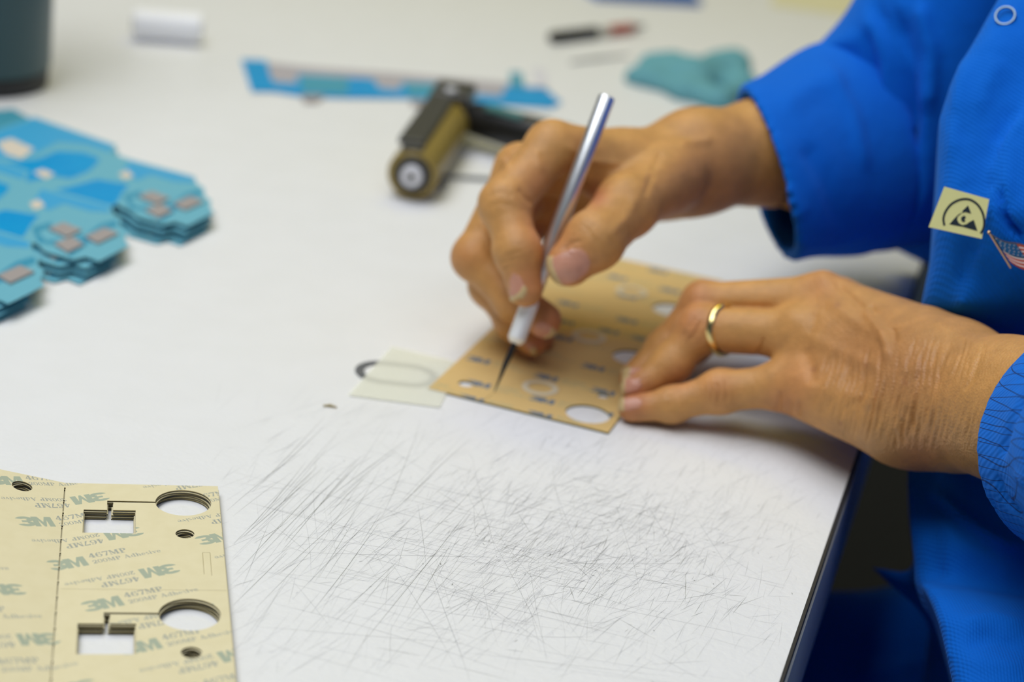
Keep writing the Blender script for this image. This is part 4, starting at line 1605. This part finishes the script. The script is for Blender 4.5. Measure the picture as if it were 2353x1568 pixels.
for a_, b_, r0, r1, k_ in ((shL * .9 + ch * .1, shR * .82 + ch * .18, .072, .066, .03), (ch + [.01, 0, .01], [.345, .845, -.02], .102, .098, .05), ([.345, .845, -.02], [.35, .84, -.20], .098, .108, .05),
                           (shL, ch, .07, .09, .04), (at(2560, 420, .84), ch, .05, .085, .04), (at(2560, 900, .86), [.345, .845, -.02], .05, .085, .04), (at(2450, 1250, .86), [.35, .84, -.15], .05, .09, .04)):
    fl.cone(B_, a_, b_, r0, r1, k_, .03)
D = smin(D, B_, .012)
D = wav(fl, D, .0011, 46, 1.3)
marksC = [([(2190, -20), (2146, 80), (2118, 200), (2102, 330), (2108, 470)], 24, -10.0), ([(2062, 300), (2074, 420), (2094, 560)], 18, -7.0), ([(2160, 30), (2150, 160), (2140, 280)], 16, 3.0),
          ([(2353, 262), (2310, 340), (2274, 420)], 9, 2.2), ([(2335, 250), (2290, 330)], 14, -1.2), ([(2296, 432), (2300, 470), (2312, 512), (2353, 552)], 9, -6.0), ([(2282, 432), (2288, 480), (2304, 530), (2345, 575)], 8, 2.2),
          ([(2325, 300), (2315, 420), (2320, 470)], 10, 1.5),
          ([(2220, 120), (2200, 240), (2185, 380)], 16, 1.5), ([(2190, 250), (2225, 330)], 18, -1.2), ([(2300, 130), (2240, 260)], 22, 1.6),
          ([(2130, 1120), (2200, 1180), (2290, 1240), (2353, 1262)], 12, 2.6), ([(2140, 1150), (2210, 1215), (2300, 1275)], 14, -2.2),
          ([(2300, 1290), (2320, 1350)], 16, 1.2), ([(2200, 1440), (2280, 1420), (2353, 1440)], 16, 2.0), ([(2210, 1480), (2280, 1465), (2353, 1490)], 14, -2.0), ([(2220, 1520), (2353, 1540)], 18, 1.6),
          ([(2160, 740), (2240, 760), (2353, 800)], 26, -2.5), ([(2240, 600), (2300, 680), (2353, 720)], 30, -1.2), ([(2240, 420), (2200, 440)], 10, -0.8),
          ([(2235, 560), (2215, 620), (2200, 650)], 8, -2.0)]
coat = finish('coat', D, fl, marksC, M['coat'], person)

# skirt of the coat over the thighs, in the shade under the table
fl = Field((-0.02, 0.50, -0.34), (0.46, 1.06, -0.05), 0.005)
D = fl.blank()
fl.cone(D, [.36, .70, -.21], [.06, .63, -.25], .08, .065, .03)
fl.cone(D, [.31, .95, -.225], [.03, .90, -.26], .08, .065, .03)
fl.cone(D, [.34, .72, -.20], [.32, .93, -.20], .075, .075, .04)
fl.cone(D, [.20, .66, -.235], [.18, .90, -.24], .05, .05, .06)
D = wav(fl, D, .004, 30, .4)
finish('skirt', D, fl, [([(1950, 1560), (2050, 1540), (2120, 1525)], 20, 4.0)], M['coat'], coat)


def sleeve(name, segs, cut_p, cut_n, lo, hi, marks, m, wall=.003, h=.0026, inner_grow=0.0, parent=None, clip2=None, wave=(.0012, 48, .2), k=.02, rim=None, sq=None, solid=False):
    fl = Field(lo, hi, h)
    D, E_ = fl.blank(), fl.blank()
    for a, b, ra_, rb_ in segs:
        fl.cone(D, a, b, ra_, rb_, k, .03, sq)
        fl.cone(E_, a, b, ra_ - wall, rb_ - wall, k, .03, sq)
    D = wav(fl, D, *wave)
    E_ = wav(fl, E_, *wave)
    if not solid:
        D = np.maximum(D, -E_)
    ax = [fl.lo[i] + fl.h * np.arange(fl.n[i]) for i in range(3)]

    def plane(p, n):
        n = np.asarray(n) / np.linalg.norm(n)
        return ((ax[0][:, None, None] - p[0]) * n[0] + (ax[1][None, :, None] - p[1]) * n[1] + (ax[2][None, None, :] - p[2]) * n[2]).astype(np.float32)
    D = np.maximum(D, plane(cut_p, cut_n))
    if clip2:
        D = np.maximum(D, plane(*clip2))
    if rim is not None:
        c, n, r, t = rim
        n = n / np.linalg.norm(n)
        q = [ax[0][:, None, None] - c[0], ax[1][None, :, None] - c[1], ax[2][None, None, :] - c[2]]
        s = q[0] * n[0] + q[1] * n[1] + q[2] * n[2]
        rad = np.sqrt(np.maximum(q[0] ** 2 + q[1] ** 2 + q[2] ** 2 - s ** 2, 0))
        D = smin(D, (np.sqrt((rad - r) ** 2 + s ** 2) - t).astype(np.float32), .004)
    return finish(name, D, fl, marks, m, parent, 2)


# right sleeve: turned-back cuff, then the arm going up
O_ = at(1762, 405, .957)
Rr = at(1942, 345, 1.005)
axc = (Rr - O_) / np.linalg.norm(Rr - O_)
flat = FW + .12 * RT
flat = flat / np.linalg.norm(flat)
marks_rc = [([(1803, 525), (1830, 552), (1859, 567), (1905, 566), (1953, 556), (2047, 515)], 5, 1.0), ([(1790, 250), (1880, 190), (1950, 180)], 30, 2.2), ([(1850, 330), (1900, 420), (1940, 540)], 22, -2.0),
            ([(1800, 440), (1850, 500)], 20, 1.4), ([(1880, 130), (1960, 260), (1990, 400)], 16, 1.8)]
cuffR = sleeve('sleeve_cuff', [(O_ - axc * .03, Rr + axc * .02, .0435, .0625)], O_, -.95 * RT - .27 * UP - .03 * FW, np.minimum(O_, Rr) - .09, np.maximum(O_, Rr) + .09, marks_rc, M['coat'], wall=.0065, parent=coat,
               clip2=(Rr, axc - 0.15 * UP), sq=(flat, 1.55))
elb = at(2035, 330, 1.03)
shr = at(2420, -330, .97)
marks_rs = [([(2060, 20), (2095, 140), (2092, 260), (2070, 380)], 20, -8.0), ([(2110, 0), (2140, 120), (2130, 260)], 18, 5.0), ([(1990, 60), (2010, 150), (2000, 240)], 16, -4.0), ([(1985, 20), (2030, 160), (2060, 330)], 18, 3.0), ([(2010, 0), (2060, 140), (2085, 300)], 14, -3.5), ([(2060, -20), (2100, 130), (2110, 280)], 16, 2.5), ([(1900, 110), (1990, 190), (2040, 330)], 18, -2.0),
            ([(2070, 330), (2060, 430), (2050, 540)], 20, -2.5)]
sleeve('sleeve', [(Rr + axc * .004, elb, .050, .053), (elb, shr, .053, .060)], Rr - axc * .004, -axc, np.minimum(np.minimum(Rr, elb), shr) - .09, np.maximum(np.maximum(Rr, elb), shr) + .09, marks_rs, M['coat'],
       parent=coat, h=.003, k=.03, solid=True)

# left sleeve close to the lens, its rim rolled
Ol = at(2482, 1030, .72)
El = at(2720, 1030, .650)
axl = (El - Ol) / np.linalg.norm(El - Ol)
nl = -axl + 0.10 * UP
marks_l = [([(2353, 905), (2318, 985), (2302, 1050)], 7, -2.2), ([(2290, 1092), (2310, 1150), (2353, 1190)], 7, -1.8), ([(2275, 1140), (2300, 1210), (2353, 1250)], 5, -1.0), ([(2330, 1090), (2353, 1110)], 6, 1.0)]
sleeve('sleeve', [(Ol - axl * .03, El, .036, .060)], Ol, nl, np.minimum(Ol, El) - .08, np.maximum(Ol, El) + .08, marks_l, M['coat_grid'], parent=coat, h=.0022, wall=.0075, wave=(.0008, 70, .9), rim=(Ol + axl * .006, nl, .0355, .005))
ul = np.array([.413, .70, .30])
sleeve('sleeve', [(El - axl * .01, El, .05, .056), (El, ul, .056, .068)], El - axl * .012, -axl, np.minimum(El, ul) - .09, np.maximum(El, ul) + .09, [], M['coat'], parent=coat, h=.004, solid=True)


# fittings on the coat front: found on the cloth by a ray from the lens
dg = coat.data
from mathutils.bvhtree import BVHTree
_mw = coat.matrix_basis.copy()
_pw = Matrix.Translation(person.location)
_bv = BVHTree.FromPolygons([tuple(_pw @ (_mw @ v.co)) for v in dg.vertices], [tuple(p.vertices) for p in dg.polygons])


def hit(px, py):
    r = Vector(ray(px, py)).normalized()
    loc, nrm, _, _ = _bv.ray_cast(Vector(EYE), r)
    return loc, nrm


for px, py, hx, r in ((2310, 36, 2310, .0046), (2208, 664, 2180, .0056)):
    loc, nrm = hit(hx, py)
    loc = Vector(at(px, py, (np.array(loc) - EYE) @ FW - (.0016 if py < 100 else .0005)))
    bm = bmesh.new()
    n_ = (nrm * 0.8 + Vector(EYE - np.array(loc)).normalized() * 0.5).normalized()
    add_lathe(bm, loc - n_ * .0006, n_, [(0, r * .8), (0, r), (.0008, r), (.0012, r * .96), (.0012, r * .84), (.0008, r * .8), (0, r * .8)], 32, cap=False)
    o = bmobj('snap_ring', bm, M['snap'], coat, angle=50)

# label and pin are flat pieces with their own thickness, standing just off the cloth
def quad_frame(c4, d):
    """corners (tl, tr, br, bl) in px at distance d -> maps unit square to space"""
    P = [np.array(at(px, py, dd)) for (px, py), dd in zip(c4, d)]

    def f(u, v, out=0.0):
        p = P[0] * (1 - u) * (1 - v) + P[1] * u * (1 - v) + P[2] * u * v + P[3] * (1 - u) * v
        n = np.cross(P[1] - P[0], P[3] - P[0])
        n = n / np.linalg.norm(n)
        if n @ (EYE - P[0]) < 0:
            n = -n
        return p + n * out
    return f


def flat_poly(bm, f, uv, o0, o1, mi=0):
    a = [bm.verts.new(f(u, v, o0)) for u, v in uv]
    b = [bm.verts.new(f(u, v, o1)) for u, v in uv]
    n = len(uv)
    fs = [bm.faces.new(a[::-1]), bm.faces.new(b)]
    for k in range(n):
        fs.append(bm.faces.new((a[k], a[(k + 1) % n], b[(k + 1) % n], b[k])))
    for x in fs:
        x.material_index = mi


lq = quad_frame([(2170, 429), (2273, 458), (2256, 549), (2134, 522)], (.7725, .7705, .7715, .7735))
bm = bmesh.new()
flat_poly(bm, lq, [(0, 0), (1, 0), (1, 1), (0, 1)], -.0004, 0)
o = bmobj('static_label', bm, [M['label']], coat)
o['label'] = 'pale yellow label with a black sign'
bm = bmesh.new()
# sign: arc over a triangle with a reaching hand cut out, drawn in px of the zoomed photograph
z6 = lambda x, y: (2050 + x / 3.9208, 380 + y / 3.92)
c4 = [(2170, 429), (2273, 458), (2256, 549), (2134, 522)]


def inv(px, py):
    u, v = .5, .5
    for _ in range(20):
        x = (c4[0][0] * (1 - u) + c4[1][0] * u) * (1 - v) + (c4[3][0] * (1 - u) + c4[2][0] * u) * v
        y = (c4[0][1] * (1 - u) + c4[1][1] * u) * (1 - v) + (c4[3][1] * (1 - u) + c4[2][1] * u) * v
        ju = ((c4[1][0] - c4[0][0]) * (1 - v) + (c4[2][0] - c4[3][0]) * v, (c4[1][1] - c4[0][1]) * (1 - v) + (c4[2][1] - c4[3][1]) * v)
        jv = ((c4[3][0] - c4[0][0]) * (1 - u) + (c4[2][0] - c4[1][0]) * u, (c4[3][1] - c4[0][1]) * (1 - u) + (c4[2][1] - c4[1][1]) * u)
        D_ = ju[0] * jv[1] - jv[0] * ju[1]
        ex, ey = px - x, py - y
        u += (ex * jv[1] - jv[0] * ey) / D_
        v += (ju[0] * ey - ex * ju[1]) / D_
    return u, v


def ink(pts, mi=0):
    flat_poly(bm, lq, [inv(*z6(x, y)) for x, y in pts], .00002, .00010, mi)


arcpts = [(470, 540), (462, 480), (485, 410), (540, 345), (620, 308), (700, 310), (770, 355), (815, 430), (830, 510), (822, 570), (800, 612)]
_sm = []
for i in range(len(arcpts) - 1):                      # smooth the arc
    p = [Vector(arcpts[max(0, min(len(arcpts) - 1, i + k))]) for k in (-1, 0, 1, 2)]
    for t in (0, .25, .5, .75):
        _sm.append(tuple(0.5 * (2 * p[1] + (p[2] - p[0]) * t + (2 * p[0] - 5 * p[1] + 4 * p[2] - p[3]) * t * t + (3 * p[1] - p[0] - 3 * p[2] + p[3]) * t ** 3)))
arcpts = _sm + [arcpts[-1]]
for (x0, y0), (x1, y1) in zip(arcpts, arcpts[1:]):
    dx, dy = x1 - x0, y1 - y0
    l_ = math.hypot(dx, dy)
    nx, ny = -dy / l_ * 10, dx / l_ * 10
    ex, ey = dx / l_ * 4, dy / l_ * 4
    ink([(x0 - ex + nx, y0 - ey + ny), (x1 + ex + nx, y1 + ey + ny), (x1 + ex - nx, y1 + ey - ny), (x0 - ex - nx, y0 - ey - ny)])
ink([(684, 362), (712, 436), (660, 420), (630, 428), (636, 408)])
ink([(600, 440), (632, 424), (590, 462), (585, 490), (600, 520), (632, 540), (672, 530), (690, 515), (735, 492), (768, 592), (640, 555), (515, 532), (560, 480)])
ink([(622, 470), (650, 452), (664, 470), (650, 490), (662, 505), (640, 512), (624, 500)])
o = bmobj('sign_print', bm, [M['label_ink']], coat)

# enamel flag pin
pf = quad_frame([(2278, 540), (2353, 570), (2353, 645), (2322, 612)], (.770, .770, .770, .770))
pin = empty('flag_pin', tuple(at(2320, 580, .770)))
tag(pin, 'small enamel flag pin of stars and stripes on the blue coat front', 'pin')
bm = bmesh.new()
add_tube(bm, [at(2273, 534, .7695), at(2323, 616, .7695)], .00045, 8)
add_lathe(bm, at(2273, 534, .7695), (0, 0, 1), [(-.0008, .0003), (-.0004, .0007), (.0002, .0008), (.0007, .0003)], 12)
bmobj('flagpole', bm, M['pin_gold'], pin)


def wavy(u, v):
    """flag runs from the pole to the right with a wave; u along, v down; in px"""
    x = 2280 + u * 112 + v * 40
    y = 541 + u * 44 + v * 60 + 5 * math.sin(u * 7)
    return x, y


def flag_band(u0, u1, v0, v1, off, m, name):
    bm = bmesh.new()
    n = 12
    top = [wavy(u0 + (u1 - u0) * k / n, v0) for k in range(n + 1)]
    bot = [wavy(u0 + (u1 - u0) * k / n, v1) for k in range(n + 1)]
    for o_ in (0, 1):
        rows = [[bm.verts.new(at(x, y, .7695 - off + (.0006 if o_ else 0))) for x, y in r] for r in (top, bot)]
        for k in range(n):
            bm.faces.new((rows[0][k], rows[0][k + 1], rows[1][k + 1], rows[1][k]))
    return bmobj(name, bm, m, pin)


flag_band(0, 1, -.06, 1.05, 0, M['pin_gold'], 'backing')
for k in range(7):
    u0 = .5 if k < 4 else .02
    flag_band(u0, .98, k * 2 / 13, (k * 2 + 1) / 13 + .02, .0007, M['pin_red'], 'red_stripe')
for k in range(6):
    u0 = .5 if k < 3 else .02
    flag_band(u0, .98, (k * 2 + 1) / 13 + .02, (k * 2 + 2) / 13, .0007, M['pin_white'], 'white_stripe')
flag_band(.02, .49, 0, .52, .0008, M['pin_blue'], 'canton')
bm = bmesh.new()
for i in range(5):
    for j in range(4):
        x, y = wavy(.06 + i * .092 + (.03 if j % 2 else 0), .06 + j * .13)
        add_lathe(bm, at(x, y, .7686), -FW, [(0, .00022), (.0001, .0002)], 6)
bmobj('stars', bm, M['pin_white'], pin)
